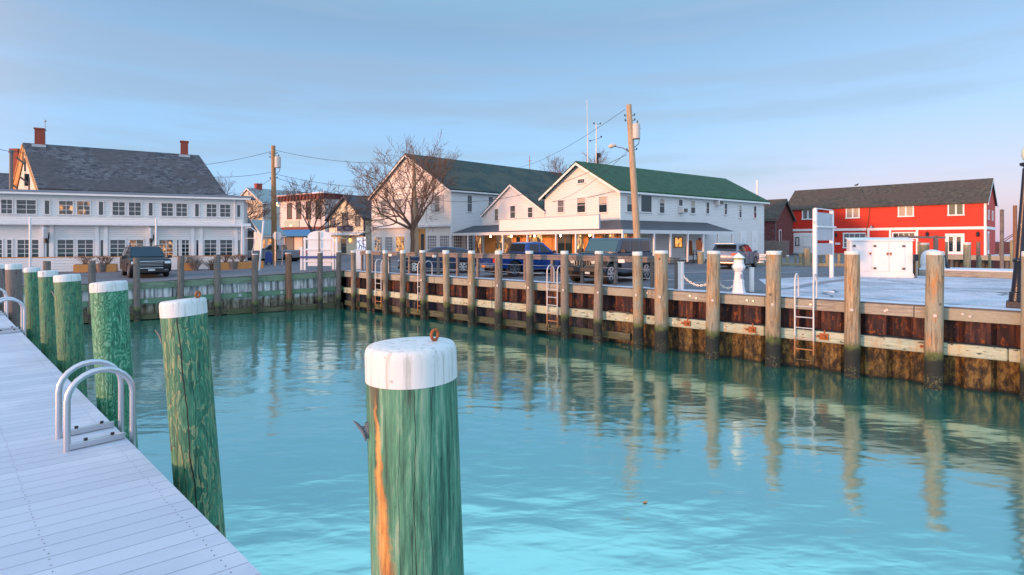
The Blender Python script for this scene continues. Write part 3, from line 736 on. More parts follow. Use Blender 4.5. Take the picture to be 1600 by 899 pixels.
# chains and white posts
P1 = W1a + W1n*.45
def wp(px): return P1 + W1d*along(P1, W1d, px)
pA = wp(1064); root = thing('white_post', 'square white post at the end of the grey railing', 'post', (pA.x,pA.y,2.14), math.atan2(W1d.y,W1d.x))
m = MB(); m.box(-.085,.085,-.085,.085,0,.95); m.build('shaft', white_smooth, root, bevel=.01); m = MB(); m.box(-.1,.1,-.1,.1,.953,.985); m.build('cap', white_smooth, root, bevel=.008)
def chain(a, b, sag, label, r=.012):
    m = MB(); n = int((b-a).length/.075)
    for i in range(n):
        t_ = (i+.5)/n; c_ = a.lerp(b, t_) - V((0,0,sag*4*t_*(1-t_)))
        t2 = t_ + .01; c2 = a.lerp(b, t2) - V((0,0,sag*4*t2*(1-t2))); d = (c2-c_).normalized()
        up = V((0,0,1)) if i % 2 else d.cross(V((0,0,1))).normalized()
        sd = (up - d*up.dot(d)).normalized()
        m.tube([c_ + d*.055*math.cos(k*math.pi/5) + sd*.03*math.sin(k*math.pi/5) for k in range(10)], r, 5, closed=True)
    o = m.build('chain', chain_m, smooth=60); tag(o, label, 'chain', 'white chains on the quay')
pB = WP + W1d*along(WP, W1d, 1114); pB = V((pB.x,pB.y,2.62)) + W1n*.25
chain(V((pA.x,pA.y,2.72)) , pB, .33, 'chipped white chain hanging between the square white post and a brown pile')
pC = P1 + W1d*along(P1, W1d, 1154)
LBS = .8
chain(pB, V((pC.x,pC.y,2.55)), .28, 'chipped white chain hanging from a brown pile to the white lighthouse bollard')
# lighthouse bollard
root = thing('lighthouse_bollard', 'white lighthouse shaped bollard with green rim on the quay edge', 'bollard', (pC.x,pC.y,2.14), .3)
m = MB(); m.lathe([(.3,0),(.3,.04),(.27,.06),(.22,.36),(.235,.37),(.235,.41),(.2,.43),(.165,.72)], 8); m.build('tower', white_smooth, root, bevel=.008)
m = MB(); m.lathe([(.17,.723),(.28,.85),(.28,.9),(.22,.98),(.21,1.14)], 8); m.build('lantern_room', white_smooth, root, bevel=.008)
m = MB(); m.lathe([(.25,1.143),(.255,1.18)], 8); m.build('green_rim', plain('moss_green_paint',(.16,.24,.05),.6), root)
m = MB(); m.lathe([(.27,1.183),(.2,1.25),(.05,1.33),(.02,1.36)], 8); m.build('roof', white_smooth, root)
m = MB(); m.box(-.06,.06,-.225,-.17,.5,.64); m.box(.17,.205,-.05,.05,.5,.62); m.build('niche', plain('blue_grey_shade_paint',(.25,.3,.42),.6), root); root.scale = (.76,.76,.98)
pD = pC + W1n*.6 + W1d*(-.25); root = thing('white_post', 'slim white post standing right behind the lighthouse bollard', 'post', (pD.x,pD.y,2.14))
m = MB(); m.box(-.06,.06,-.06,.06,0,.8); m.build('shaft', white_smooth, root, bevel=.01); m = MB(); m.box(-.07,.07,-.07,.07,.803,.83); m.build('cap', white_smooth, root)

# lamp post
lp = gat(1587, 14.05); root = thing('lamp_post', 'dark navy lamp post with pale globe on the right quay corner', 'street lamp', (lp.x,lp.y,2.14)); root.rotation_euler = (0, R(3.2), R(-43))
m = MB(); m.box(-.19,.19,-.19,.19,0,.17); m.build('foot', lampblue, root, bevel=.01)
m = MB(); m.lathe([(.15,.173),(.15,.4),(.115,.42),(.10,1.15),(.115,1.17),(.135,1.2),(.135,1.24),(.10,1.28)], 16); m.build('pedestal', lampblue, root, smooth=40)
m = MB(); m.lathe([(.082,1.283),(.075,3.55),(.07,3.6)], 16); m.build('shaft', lampblue, root, smooth=40)
m = MB(); m.lathe([(.05,3.603),(.06,3.63),(.13,3.66),(.14,3.72),(.09,3.74)], 16); m.build('globe_holder', lampblue, root, smooth=40)
m = MB(); m.lathe([(.08,3.743),(.15,3.81),(.19,3.93),(.19,4.03),(.15,4.16),(.08,4.25),(.03,4.28)], 20, (.07,0,0)); m.build('globe', globe_m, root, smooth=60)

# sign frame
a = at(1273.5,24.0); b = at(1299.5,25.4); ang = math.atan2(b.y-a.y, b.x-a.x); Ls = (b-a).length
root = thing('sign_frame', 'tall white two post frame with blank grey panels beside the white locker', 'sign', (a.x,a.y,2.134), ang)
for x in (0, Ls):
    m = MB(); m.box(x-.075,x+.075,-.075,.075,0,3.14); m.build('post', white_smooth, root, bevel=.01)
m = MB(); m.box(.1,Ls-.1,-.03,.03,1.75,3.0); m.build('panel', signback, root); m = MB(); m.box(.1,Ls-.1,-.03,.03,1.1,1.62); m.build('panel', signback, root)
m = MB(); m.box(-.12,Ls+.2,-.14,-.092,2.33,2.4); m.build('shelf', white_smooth, root); m = MB(); m.box(.0,Ls,-.05,.05,3.143,3.18); m.build('top_bar', white_smooth, root)
m = MB(); m.lathe([(.03,0),(.03,.12),(.0,.13)], 10, (-.13,0,2.5)); m.build('lamp', grey_trim, root)
# locker
a = at(1341,26.3); b = at(1426,25.4); ang = math.atan2(b.y-a.y, b.x-a.x); Ll = (b-a).length
root = thing('storage_locker', 'big white wooden storage locker with three doors and a sloped top', 'locker', (a.x,a.y,2.134), ang)
a0 = -.35
m = MB(); m.slab([(a0,0,0),(a0,1.1,0),(a0,1.1,1.83),(a0,0,1.72)], (Ll-a0,0,0)); m.build('body', white_smooth, root, bevel=.01)
m = MB(); m.slab([(a0-.05,-.06,1.722),(a0-.05,1.15,1.845),(a0-.05,1.15,1.89),(a0-.05,-.06,1.765)], (Ll-a0+.1,0,0)); m.build('lid', white_smooth, root, bevel=.006)
for (x0, x1) in ((-.25,.62),(.72,1.42),(1.45,2.15)):
    x0 *= Ll/2.5; x1 *= Ll/2.5
    m = MB(); m.box(x0,x1,-.03,-.004,.28,1.66); d_ = m.build('door', white_smooth, root, bevel=.004)
    hx = x0+.05 if x0 > 0 and x0 < 1.2 else x1-.05
    if x0 < 0: hx = x0+.05
    for z in (.42,1.48): m = MB(); m.box(hx-.06,hx+.06,-.05,-.032,z-.05,z+.05); m.build('hinge', greywood_dark, d_)
    lx = x1-.05 if hx < (x0+x1)/2 else x0+.05
    m = MB(); m.box(lx-.04,lx+.04,-.06,-.032,1.1,1.17); m.box(lx-.02,lx+.02,-.07,-.055,1.04,1.12); m.build('latch', rusty, d_)
m = MB(); m.box(a0-.03,Ll+.03,-.05,-.004,0,.2); m.build('plinth', white_smooth, root)
pt = at(1431,25.2); root = thing('meter_post', 'thin post with small dark meter box beside the white locker', 'post', (pt.x,pt.y,2.134))
m = MB(); m.box(-.025,.025,-.025,.025,0,.8); m.build('post', greywood_dark, root); m = MB(); m.box(-.09,.09,-.06,.06,.803,1.1); m.build('meter_box', lampblue, root, bevel=.01)
# pale box lid on the gravel
pt = gat(1295,18.2)
m = MB(); m.box(-.16,.16,-.1,.1,0,.05); o = m.build('access_cover', white_smooth, bevel=.006); o.location = (pt.x,pt.y,2.139); o.rotation_euler=(0,0,-.6); tag(o, 'small white access cover lying on the gravel near the ladder', 'cover')
# rounded white cover
pt = at(1457,27.6); root = thing('covered_outboard', 'rounded white cover with dark hose standing behind the tall brown pile', 'cover', (pt.x,pt.y,2.2), .2)
m = MB(); m.lathe([(.56,0),(.56,.45),(.58,.46),(.57,.8),(.5,1.02),(.36,1.15),(.15,1.21),(.02,1.22)], 24); o=m.build('shell', snowm, root, smooth=50); o.scale=(1,.75,1)
m = MB(); m.tube([(.55,-.1,.9),(.62,-.15,.6),(.72,-.2,.25),(.85,-.25,.05),(.6,-.3,.04),(.45,-.45,.05)], .06, 8); m.tube([(.5,-.2,.95),(.56,-.3,.5),(.7,-.35,.06),(.95,-.3,.05)], .045, 8); m.build('hose', plain('dark_hose',(.03,.04,.06),.5), root, smooth=60)

# far dock strip with timber face
root = thing('finger_dock', 'boarded dock strip with grey timber face behind the gravel quay', 'dock', Rb + V((0,0,2.13)))
md = -W1d
m = MB(); m.slab([V((0,0,.30)), md*30 + V((0,0,.30)), md*30 + W1n*2.6 + V((0,0,.30)), W1n*2.6 + V((0,0,.30))], (0,0,.05)); m.build('deck_boards', frost, root)
beamline('face_beam', beam_wood, root, O0, md, ne, 0, 30, 4.2, .0, .30, -.2, .03, .008)
m = MB()
for s_ in range(0, 30, 3): m.tube([md*s_ + W1n*2.4 + V((0,0,.29)), md*s_ + W1n*2.4 + V((0,0,-3))], .14, 10)
m.build('support_piles', pile_grey, root, smooth=60)

# timber kerb + short posts
k0, k1 = gat(1170,38.0), gat(1345,36.2)
m = MB(); m.bar(k0 + V((0,0,.1)), k1 + V((0,0,.1)), .3, .2); o = m.build('timber_kerb', post_wood, bevel=.02); tag(o, 'long low timber kerb in front of the short piles', 'kerb')
for i, (px, Y, h, w, lk) in enumerate(((1218,36.6,1.05,.36,'broad grey'),(1230,37.4,.75,.2,'white topped slim'),(1243,37.6,.7,.16,'thin green tinted'),(1252,37.2,.85,.3,'stout'),(1261,37,1.2,.44,'widest golden'),(1268,37.6,.8,.22,'leaning narrow'),(1283,37.8,.9,.2,'plain slender'),(1293,37.2,1.05,.28,'orange brown'),(1311,37.4,.8,.22,'low greenish'),(1327,36.9,.85,.3,'squat pale'))):
    p_ = gat(px, Y)
    make_pile(f'{lk} short timber post behind the kerb in front of the red building', V((p_.x,p_.y,1.6)), V((p_.x+random.uniform(-.04,.04),p_.y,2.13+h)), w/2, post_wood, grey_trim if i in (0,1) else None, .08 if i in (0,1) else 0.0, .02, 'short posts in front of the red building', 10, name='timber_post', cat='post')
for i, (px, Y, zt, w, mat_, cp, lb) in enumerate((
    (1445,30.5,3.75,.52,post_wood,True,'thick white capped pile peeking over the white locker'),
    (1436,31,3.8,.2,post_wood,False,'thin green tinted post beside the white locker corner'),
    (1479,31,3.8,.17,post_wood,False,'thin post standing left of the french doors'),
    (1511,28.6,3.78,.42,post_wood,True,'thick white capped pile on the finger dock before the french doors'),
    (1528.5,30.5,3.8,.24,pile_grey,False,'grey pile to the right of the french doors'),
    (1531,29.5,3.0,.18,post_wood,False,'short wet post leaning against the grey pile'),
    (1546.5,30,3.15,.17,post_wood,False,'short golden post at the right red corner'),
    (1565.5,46,6.5,.36,pile_grey,False,'tall dark pile rising against the sky, left of two'),
    (1580.5,31,3.9,.2,post_wood,False,'golden green pile standing just left of the lamp post'),
    (1586,50,7.1,.42,pile_red,False,'tallest reddish pile rising beside the lamp post'),
    (1598,29,3.7,.6,post_wood,True,'thick white capped pile right of the lamp post'))):
    Yq = Y; p_ = at(px, Yq)
    make_pile(lb, V((p_.x,p_.y,-1)), V((p_.x,p_.y,zt)), w/2, mat_, cap_white if cp else None, .12 if cp else 0, .04, None, 14, name='mooring_pile', cat='pile')
# hoist arm
p_ = at(1462,30.0); root = thing('boat_hoist', 'grey timber hoist post with long horizontal arm above the white locker', 'hoist', (p_.x,p_.y,2.2))
m = MB(); m.box(-.08,.08,-.08,.08,-1,1.95); m.build('post', rail_wood, root); m = MB(); m.bar((-2.2,-.1,1.88),(.5,-.02,1.84),.1,.12); m.build('arm', rail_wood, root)

# ------------------------------------------------------------------ buildings
def uvang(d): return math.atan2(d[1], d[0])
class B:
    def __init__(s, name, label, cat, N, v, z, group=None):
        s.N = V((N[0],N[1],0)); s.v = V((v[0],v[1],0)).normalized(); s.u = V((-s.v.y, s.v.x, 0)); s.z = z
        s.root = thing(name, label, cat, (N[0],N[1],z), uvang(s.v), group)
    def rect(s, face, x0, y0, x1, y1, off=0.0, yx=None):
        """pixel box -> position along the wall, width, bottom and height; off = distance of the wall plane from the corner"""
        if face == 'S': O, d = s.N + s.u*off, s.v
        else: O, d = s.N + s.v*off, s.u
        t0, t1 = along(O, d, x0), along(O, d, x1)
        if yx is None: Y = (O + d*((t0+t1)/2)).y
        else: Y = (O + d*along(O, d, yx)).y
        za, zb = zat(y1, Y) - s.z, zat(y0, Y) - s.z
        return (t0+t1)/2, abs(t1-t0), za, zb-za
    def place(s, face, c, z, off=0.0):
        if face == 'S': return Matrix(((1,0,0,c),(0,1,0,off),(0,0,1,z),(0,0,0,1)))
        return Matrix(((0,1,0,off),(-1,0,0,c),(0,0,1,z),(0,0,0,1)))
    def window(s, face, px, cols=2, rows=2, fm=None, gm=None, fw=.07, off=0.0, name='window', yx=None, mun=.03, sill=True, label=None):
        c, w, z, h = s.rect(face, *px, off=off, yx=yx)
        return make_window(s.root, s.place(face, c, z, off), w, h, cols, rows, fm or white_smooth, gm or glass, fw, name, mun, sill, label)
def make_window(root, M, w, h, cols=2, rows=2, fm=None, gm=None, fw=.07, name='window', mun=.03, sill=True, label=None):
    m = MB(); m.M = M
    x0, x1 = -w/2, w/2
    m.box(x0-fw, x0, -.06, .0, 0, h); m.box(x1, x1+fw, -.06, .0, 0, h)
    m.box(x0-fw, x1+fw, -.065, .0, h, h+fw); m.box(x0-fw-(.04 if sill else 0), x1+fw+(.04 if sill else 0), -.10 if sill else -.062, .0, -fw, 0)
    for i in range(1, cols):
        x = x0 + w*i/cols; m.box(x-mun/2, x+mun/2, -.03, -.012, 0, h)
    for j in range(1, rows):
        z = h*j/rows; m.box(x0, x1, -.033, -.012, z-mun/2, z+mun/2)
    f = m.build(name, fm, root)
    if label: f['label'] = label
    m = MB(); m.M = M; m.box(x0, x1, -.014, -.004, 0, h); m.build('pane', gm, f)
    return f
def gable(b, Lx, Wy, zE, zR, wm, rm, tm, ov=.3, rk=.25, th=.12, trim=True, gm=None, gut=True):
    r = b.root if isinstance(b, B) else b
    m = MB(); pent = [(0,0),(Wy,0),(Wy,zE),(Wy/2,zR),(0,zE)]
    vs = [(0,y,z) for y,z in pent] + [(Lx,y,z) for y,z in pent]
    m.add(vs, [(0,4,3,2,1),(5,6,7,8,9),(0,1,6,5),(1,2,7,6),(4,0,5,9)] , 0)
    if gm: m.m[0] = 1; m.m[1] = 1
    w_ = m.build('wall', [wm, gm] if gm else wm, r)
    sl = (zR - zE)/(Wy/2)
    m = MB()
    lo = zE - ov*sl
    for sgn in (0, 1):
        pr = [(-ov, lo), (Wy/2, zR), (Wy/2, zR+th), (-ov, lo+th)]
        if sgn: pr = [(Wy-y, z) for y, z in pr]
        m.slab([(-rk, y, z+.012) for y, z in pr], (Lx+2*rk,0,0))
    rf = m.build('roof', rm, r)
    if trim:
        m = MB(); bw = .18
        for x in (-rk-.02, Lx+rk-.02):
            for sgn in (0, 1):
                pr = [(-ov-.01, lo-bw), (Wy/2, zR-bw), (Wy/2, zR+.01), (-ov-.01, lo+.01)]
                if sgn: pr = [(Wy-y, z) for y, z in pr]
                m.slab([(x, y, z) for y, z in pr], (.04,0,0))
        if gut:
            m.box(-rk+.03, Lx+rk-.03, -ov-.05, -ov+.0, lo-.12, lo+.02)
            m.box(-rk+.03, Lx+rk-.03, Wy+ov, Wy+ov+.05, lo-.12, lo+.02)
        for x, y in ((0,0),(0,Wy),(Lx,0)):
            m.box(x-.03, x+.03+ (.1 if x==0 else -.0), y-.03 if y==0 else y-.1, y+.1 if y==0 else y+.03, 0, zE-.25)
        m.build('trim', tm, r)
    return w_, rf

# --- white store with green roof
S = B('store', 'long white clapboard store with bright green roof and wraparound porch', 'building', (8.15,41), (.804,.593), 2.13)
gable(S, 20.4, 8.78, 5.62, 8.08, white, roof_green, white_smooth, .35, .45, .14)
S.root['label'] = 'long white clapboard store with bright green roof and wraparound porch'
for px in ((910.5,312,922,332),(904,312,915.5,331)): pass
for px, c, r in (((872,313.5,881.5,332),1,2),((902.5,309.5,915,332),1,2),((936.5,307.5,949,332),1,2)): S.window('W', px, c, r, gm=glass_grey if px[0]<890 else glass)
shade_m = plain('cream_roller_blind', (.40,.36,.32), .8)
for face, px, frac in (('W',(902.5,309.5,915,332),.35),('W',(936.5,307.5,949,332),.45),('S',(979,307,987,331),.5),('S',(1030,311.5,1037.5,333),.3),('S',(1079,314,1085.5,333.5),.55),('S',(1154.5,321,1158,340),.4)):
    c_, w_, z_, h_ = S.rect(face, *px); m = MB(); m.M = S.place(face, c_, z_); m.box(-w_/2+.01, w_/2-.01, -.024, -.016, h_*(1-frac), h_); m.build('blind', shade_m, S.root)
S.window('W', (903.5,280.5,913.5,286.5), 3, 1, name='attic_vent', gm=glass)
for px, c, r in (((979,307,987,331),1,2),((1001,306,1017.5,331.5),1,1),((1030,311.5,1037.5,333),1,2),((1060,312.5,1066,322),1,1),((1079,314,1085.5,333.5),1,2),((1103,316.5,1107.5,334),1,2),((1131.5,318.5,1135.5,335.5),1,2),((1154.5,321,1158,340),1,2),((1177.5,322.5,1181,340.5),1,2)):
    S.window('S', px, c, r)
for px in ((1060,325.5,1067,333),(1116.5,313,1122.5,321)):
    c_, w_, z_, h_ = S.rect('S', *px)
    m = MB(); m.M = S.place('S', c_, z_); m.box(-w_/2,w_/2,-.5,.0,0,h_); o = m.build('air_conditioner', grey_trim, S.root, bevel=.02)
    m = MB(); m.M = S.place('S', c_, z_); m.box(-w_/2+.06,w_/2-.06,-.52,-.502,.06,h_-.06); m.build('grille', greywood_dark, o)
# loading doors on far right of the side wall
for px in ((1156,362,1165,393),(1174,361,1183,393)):
    c_, w_, z_, h_ = S.rect('S', *px); m = MB(); m.M = S.place('S', c_, z_); m.box(-w_/2,w_/2,-.05,0,0,h_); d_ = m.build('door', white_smooth, S.root)
    m = MB(); m.M = S.place('S', c_, z_); m.slab([(-.2,-.06,h_*.45),(.2,-.06,h_*.45),(0,-.06,h_*.72)], (0,.008,0)); m.build('emblem', grey_trim, d_)
# porch
pz0, pz1 = 2.44, 3.22; D_ = 2.6; LF = 20.6; LSd = 13.6
m = MB()
def tri(*p): m.add([V(x) for x in p], [tuple(range(len(p)))])
ex = -D_; ey = -D_
th = .08
top = [((ex,ey,pz0),(0,0,pz1),(0,LF,pz1),(ex,LF,pz0)), ((ex,ey,pz0),(LSd-D_,ey,pz0),(LSd-D_,0,pz1),(0,0,pz1))]
for qd in top: m.slab([V(x) for x in qd], (0,0,th))
m.build('porch_roof', roof_porch, S.root)
m = MB(); m.box(ex-.06,ex+.06,ey-.06,LF,pz0-.2,pz0+.06); m.box(ex+.063,LSd-D_,ey-.06,ey+.06,pz0-.2,pz0+.06); m.build('porch_fascia', grey_trim, S.root)
m = MB(); m.slab([(ex+.06,ey+.06,pz0-.12),(0,ey+.06,pz0-.12),(0,LF,pz0-.12),(ex+.06,LF,pz0-.12)], (0,0,.03)); m.slab([(.003,ey+.06,pz0-.12),(LSd-D_,ey+.06,pz0-.12),(LSd-D_,-.01,pz0-.12),(.003,-.01,pz0-.12)], (0,0,.03)); m.build('porch_ceiling', grey_trim, S.root)
FO = S.N + S.v*(-D_); 
for px in (731,786,824,869,900,927.5,936):
    t_ = along(FO, S.u, px)
    if px == 936: continue
    m = MB(); m.box(ex-.06,ex+.06,t_-.06,t_+.06,0,pz0-.2); m.build('porch_post', white_smooth, S.root)
SO = S.N - S.u*D_
for px in (1022,1047.5,1074.5,1099,1122,1144):
    t_ = along(SO, S.v, px); m = MB(); m.box(t_-.06,t_+.06,ey-.06,ey+.06,0,pz0-.2); m.build('porch_post', white_smooth, S.root)
m = MB(); m.box(ex-.06,ex+.06,ey-.06,ey+.06,0,pz0-.2); m.build('porch_post', white_smooth, S.root)
m = MB(); m.box(ex-.2,-.01,ey-.2,LF,-.3,.12); m.box(.0,LSd-D_+.2,ey-.2,-.01,-.3,.12); m.build('porch_floor', greywood_dark, S.root)
# shop front under porch (front wall)
m = MB(); m.box(-.07,-.005,.1,18.4,.12,2.45); m.build('shop_front', shopwood, S.root)
for px, c, r, gm, nm in (((744,368,752,396),1,1,glass_shop,'display_window'),((775,367,801,397),2,1,glass_shop,'display_window'),((827,366,849,398),1,1,glass_shop,'display_window'),((872,366,895,398),2,1,glass,'display_window'),((902,367,913,399),1,1,glass_shop,'display_window'),((942,366,963,397),2,1,glass_shop,'display_window'),((972,366,988,397),1,1,glass_shop,'display_window')):
    S.window('W', px, c, r, fm=shopwood, gm=gm, fw=.09, off=-.072, name=nm)
for px in ((806,370,815,402),(919,371,930,402)):
    c_, w_, z_, h_ = S.rect('W', *px, off=-.072); M_ = S.place('W', c_, .13, -.072); w_ = max(w_, .9)
    m = MB(); m.M = M_; m.box(-w_/2,w_/2,-.05,0,0,2.1); d_ = m.build('shop_door', shopwood, S.root)
    m = MB(); m.M = M_; m.box(-w_/2+.14,w_/2-.14,-.06,-.052,.3,1.95); m.build('pane', glass, d_)
    m = MB(); m.M = M_; m.box(w_/2-.1,w_/2-.06,-.1,-.052,.95,1.1); m.build('handle', chrome, d_)
for y_ in (2.0,5.4,8.8,12.2,15.6):
    m = MB(); m.lathe([(.01,0),(.07,.04),(.085,.1),(.05,.17)], 10, (-1.2,y_,2.05)); o = m.build('porch_lamp', emis('porch_bulb_glow',(1,.55,.2),26), S.root); m = MB(); m.tube([(-1.2,y_,2.22),(-1.2,y_,2.33)], .03, 6); m.build('lamp_base', black, o)
# side wall under porch
m = MB(); m.box(-.07,1.6,-.07,-.005,.12,2.45); m.build('corner_panel', shopwood, S.root)
S.window('S', (1054,372,1065,386), 2, 1, fm=orange_wood, gm=glass_amber, name='amber_window')
S.window('S', (996,367,1010,371), 1, 1, gm=cream, name='notice_board')
m = MB(); m.bar((8.3,-.3,.5),(8.4,-.12,1.75),.5,.08); m.build('leaning_rack', rusty, S.root)
c_, w_, z_, h_ = S.rect('S', 1090, 372, 1095, 388); m = MB(); m.M = S.place('S', c_, z_); m.tube([(0,-.1,h_),(-.1,-.12,h_*.5),(.15,-.12,.1),(.1,-.1,h_*.7)], .09, 8); m.build('red_hose', plain('red_plastic',(.5,.06,.03),.5), S.root, smooth=60)
# long blank sign on the porch roof
c0, c1 = along(FO, S.u, 931), along(FO, S.u, 776)
sg = thing('shop_sign', 'long blank pale pink shop sign on the porch roof of the green roofed store', 'sign', S.root.location + S.v*(-D_+.35) + V((0,0,pz0+.16)), uvang(S.v))
yY = (FO + S.u*c0).y
hs = (361-338.5)/K*yY*.97
m = MB(); m.box(-.04,.04,c0,c1,0,hs); m.build('panel', plain('blank_sign_board',(.76,.70,.70),.6,var=.04), sg)
m = MB(); m.box(-.06,.06,c0-.05,c1+.05,hs+.003,hs+.05); m.box(-.06,.06,c0-.05,c1+.05,-.05,-.003); m.box(-.06,.06,c0-.06,c0-.003,0,hs); m.box(-.06,.06,c1+.003,c1+.06,0,hs); m.build('frame', plain('blue_grey_frame',(.3,.38,.5),.5), sg)
# masts on the ridge
rp = S.N + S.u*4.39
p_ = rp + S.v*.9
root = thing('flagpole', 'tall bare white flagpole rising above the green roofed store', 'pole', (p_.x,p_.y,10.1))
m = MB(); m.tube([(0,0,-.2),(0,0,2.5),(-.06,0,5.4)], [.06,.045,.02], 8); m.build('pole', metal_w, root, smooth=60)
p_ = rp + S.v*1.9
root = thing('weather_mast', 'thin dark mast with wind instruments on the green roof ridge', 'antenna', (p_.x,p_.y,10.1))
m = MB(); m.tube([(0,0,-.2),(0,0,3.6)], .035, 6); m.build('pole', galv, root)
m = MB(); m.tube([(-.25,0,3.55),(.35,0,3.55)], .018, 5); m.lathe([(.05,0),(.07,.1),(.02,.15)], 8, (-.2,0,3.55)); m.lathe([(.04,0),(.06,.09),(.02,.12)], 8, (.35,0,3.55)); m.build('wind_vane', black, root)
m = MB(); m.tube([(-.55,0,2.1),(.45,0,2.45)], .02, 5); m.lathe([(.05,0),(.08,.1),(.02,.14)], 8, (.42,0,2.42)); m.lathe([(.05,0),(.07,.1),(.02,.14)], 8, (-.52,0,2.08)); m.build('sensor_arm', black, root)
m = MB(); m.box(.0,.35,-.15,.15,.75,1.1); m.tube([(.1,0,.75),(.1,0,-.1)], .1, 8); m.build('instrument_box', black, root)

# --- small middle gable
Gp = S.N + S.u*8.9
G = B('gabled_shop', 'small white gabled shop wedged between the two larger white buildings', 'building', (Gp.x,Gp.y), (.804,.593), 2.13)
gable(G, 9, 9.85, 4.4, 7.1, white, roof_dkgreen, white_smooth, .2, .2, .12)
for px in ((773.5,327,779,345),(798,322,805.5,341),(825.5,324.5,832.5,340)): G.window('W', px, 1, 2)
# --- barn
k = 1.12
BN = B('barn', 'large weathered white barn with patched dark green roof behind the bare tree', 'building', (-5.6*k,50*k), (.728,.685), 2.0)
gable(BN, 26, 14.6*k, 7.2, 11.6, white_old, roof_dkgreen, white_smooth, .35, .4, .16, gm=siding('cream_white_clapboard', (.78,.75,.72), .15, .1))
for px in ((596.5,313,604,333),(618.5,311.5,628,333),(646,309.5,655,332),(680,306,687.5,331.5)):
    w_ = BN.window('W', px, 1, 2, gm=glass_grey)
    c_, ww, z_, h_ = BN.rect('W', *px)
    for sg_ in (-1, 1):
        m = MB(); m.M = BN.place('W', c_ , z_); m.box(sg_*(ww/2+.42)-.28, sg_*(ww/2+.42)+.28, -.05, -.004, -.05, h_+.05); m.build('shutter', signback, BN.root)
for px in ((730,306,737,331),(763,308,770,325)): BN.window('S', px, 1, 2, gm=glass_grey)
for px in ((586,371,597,392),(602.5,371,613.5,392),(668.5,368.5,682,390),(688,368.5,702,390)): BN.window('W', px, 5, 5, gm=glass_lit if px[0]<600 else glass_grey, mun=.05)
BN.window('W', (619.5,370,632,393), 3, 4, gm=glass_amber, name='lit_window')
for px in ((708.5,367.5,721,392),(727,367.5,738,392)): BN.window('S', px, 4, 5, gm=glass_grey, mun=.05)
c_, w_, z_, h_ = BN.rect('W', 655, 358, 663, 392); m = MB(); m.M = BN.place('W', c_, 0); m.box(-w_/2-.2,w_/2+.2,-.03,-.004,0,z_+h_); d_ = m.build('doorway', orange_wood, BN.root)
m = MB(); m.M = BN.place('W', c_, 0); m.box(-.1,w_/2,-.05,-.032,0,2.6); m.build('door', glass, d_)
c_, w_, z_, h_ = BN.rect('W', 584, 352.5, 704, 356); m = MB(); m.M = BN.place('W', c_, z_); m.box(-w_/2,w_/2,-.35,-.004,0,h_); m.build('cornice_band', white_smooth, BN.root)
m = MB(); p_ = BN.N.copy(); m.box(19.6,19.66,8.1,8.16,11.4,13.6); m.box(19.63,19.64,7.7,8.6,12.9,12.95); m.build('roof_aerial', rusty, BN.root)

# --- restaurant
RO_ = V((-38.6,33.1,0)); RV = V((.92,.393,0))
RS = B('restaurant', 'long low white restaurant with two rows of grid windows at the left', 'building', (RO_.x,RO_.y), (RV.x,RV.y), 1.82)
m = MB(); m.box(0,20,0,5.5,0,5.25); m.build('wall', white, RS.root)
m = MB(); m.slab([(-.3,-.45,5.25),(20.6,-.45,5.25),(20.6,6,5.5),(-.3,6,5.5)], (0,0,.14)); m.build('flat_roof', plain('blue_grey_roof_edge',(.16,.2,.26),.5), RS.root)
m = MB(); m.box(-.2,20.5,-.42,-.3,5.1,5.24); m.build('gutter', white_smooth, RS.root)
m = MB(); zc = RS.rect('S', 200, 350, 204, 353)[2]; m.slab([(0,-.004,zc+.25),(0,-.45,zc+.08),(0,-.45,zc),(0,-.004,zc)], (20.5,0,0)); m.build('cornice', grey_trim, RS.root)
up = [(1,21,2,3),(25,58,2,3),(69,79,1,1),(91.5,115.5,2,3),(119.5,142,2,3),(153.5,163,1,1),(175,196.5,2,3),(200.5,221.5,2,3),(231.5,240,1,1),(251.5,271.5,2,3),(274.5,293.5,2,3),(304,312,1,1),(322,339.5,2,3),(343,361,2,3),(369.5,376.5,1,1)]
for i, (x0,x1,c,r) in enumerate(up):
    yb = 307.8 if False else None
    t_ = along(RS.N, RS.v, (x0+x1)/2); Yc = (RS.N + RS.v*t_).y
    z1_, z0_ = 4.72, 3.82
    w_ = abs(along(RS.N,RS.v,x1)-along(RS.N,RS.v,x0)) - .1
    gm = glass_lit if i in (3,4) else glass
    f = make_window(RS.root, RS.place('S', t_, z0_), w_, z1_-z0_, c, r, grey_trim, gm, .06)
    if i in (3,4): f['label'] = 'upper window with warm lamps inside'
lo_ = [(-6,4.5,2,4),(11,19.5,1,4),(27,61.5,3,4),(72,78,1,1),(89.5,116,2,4),(121,146.5,2,4),(156.5,162.5,1,1),(172,196.5,2,4),(201.5,225,2,4),(234,239,1,1),(248.5,271,2,4),(276,280,1,4),(283.5,296,2,4),(306,311,1,1),(319,339,2,4),(343.5,363.5,2,4),(371.5,375.5,1,1)]
for i, (x0,x1,c,r) in enumerate(lo_):
    t_ = along(RS.N, RS.v, (x0+x1)/2); w_ = abs(along(RS.N,RS.v,x1)-along(RS.N,RS.v,x0)) - .06
    make_window(RS.root, RS.place('S', t_, .92), w_, 1.18, c, r, white_smooth, glass_lit if i in (8,10) else glass, .06)
for px in (66,81.5,152,166,231,243,301.5,314.5,369,379.5):
    t_ = along(RS.N, RS.v, px); m = MB(); m.box(t_-.11, t_+.11, -.1, -.004, 0, zc-.003); m.build('pilaster', white_smooth, RS.root)
m = MB(); m.tube([(19.4,-.15,5.1),(19.4,-.12,4.9),(19.4,-.1,2.8),(19.9,-.1,2.7),(19.9,-.1,.2)], .05, 8); m.build('downpipe', white_smooth, RS.root, smooth=60)
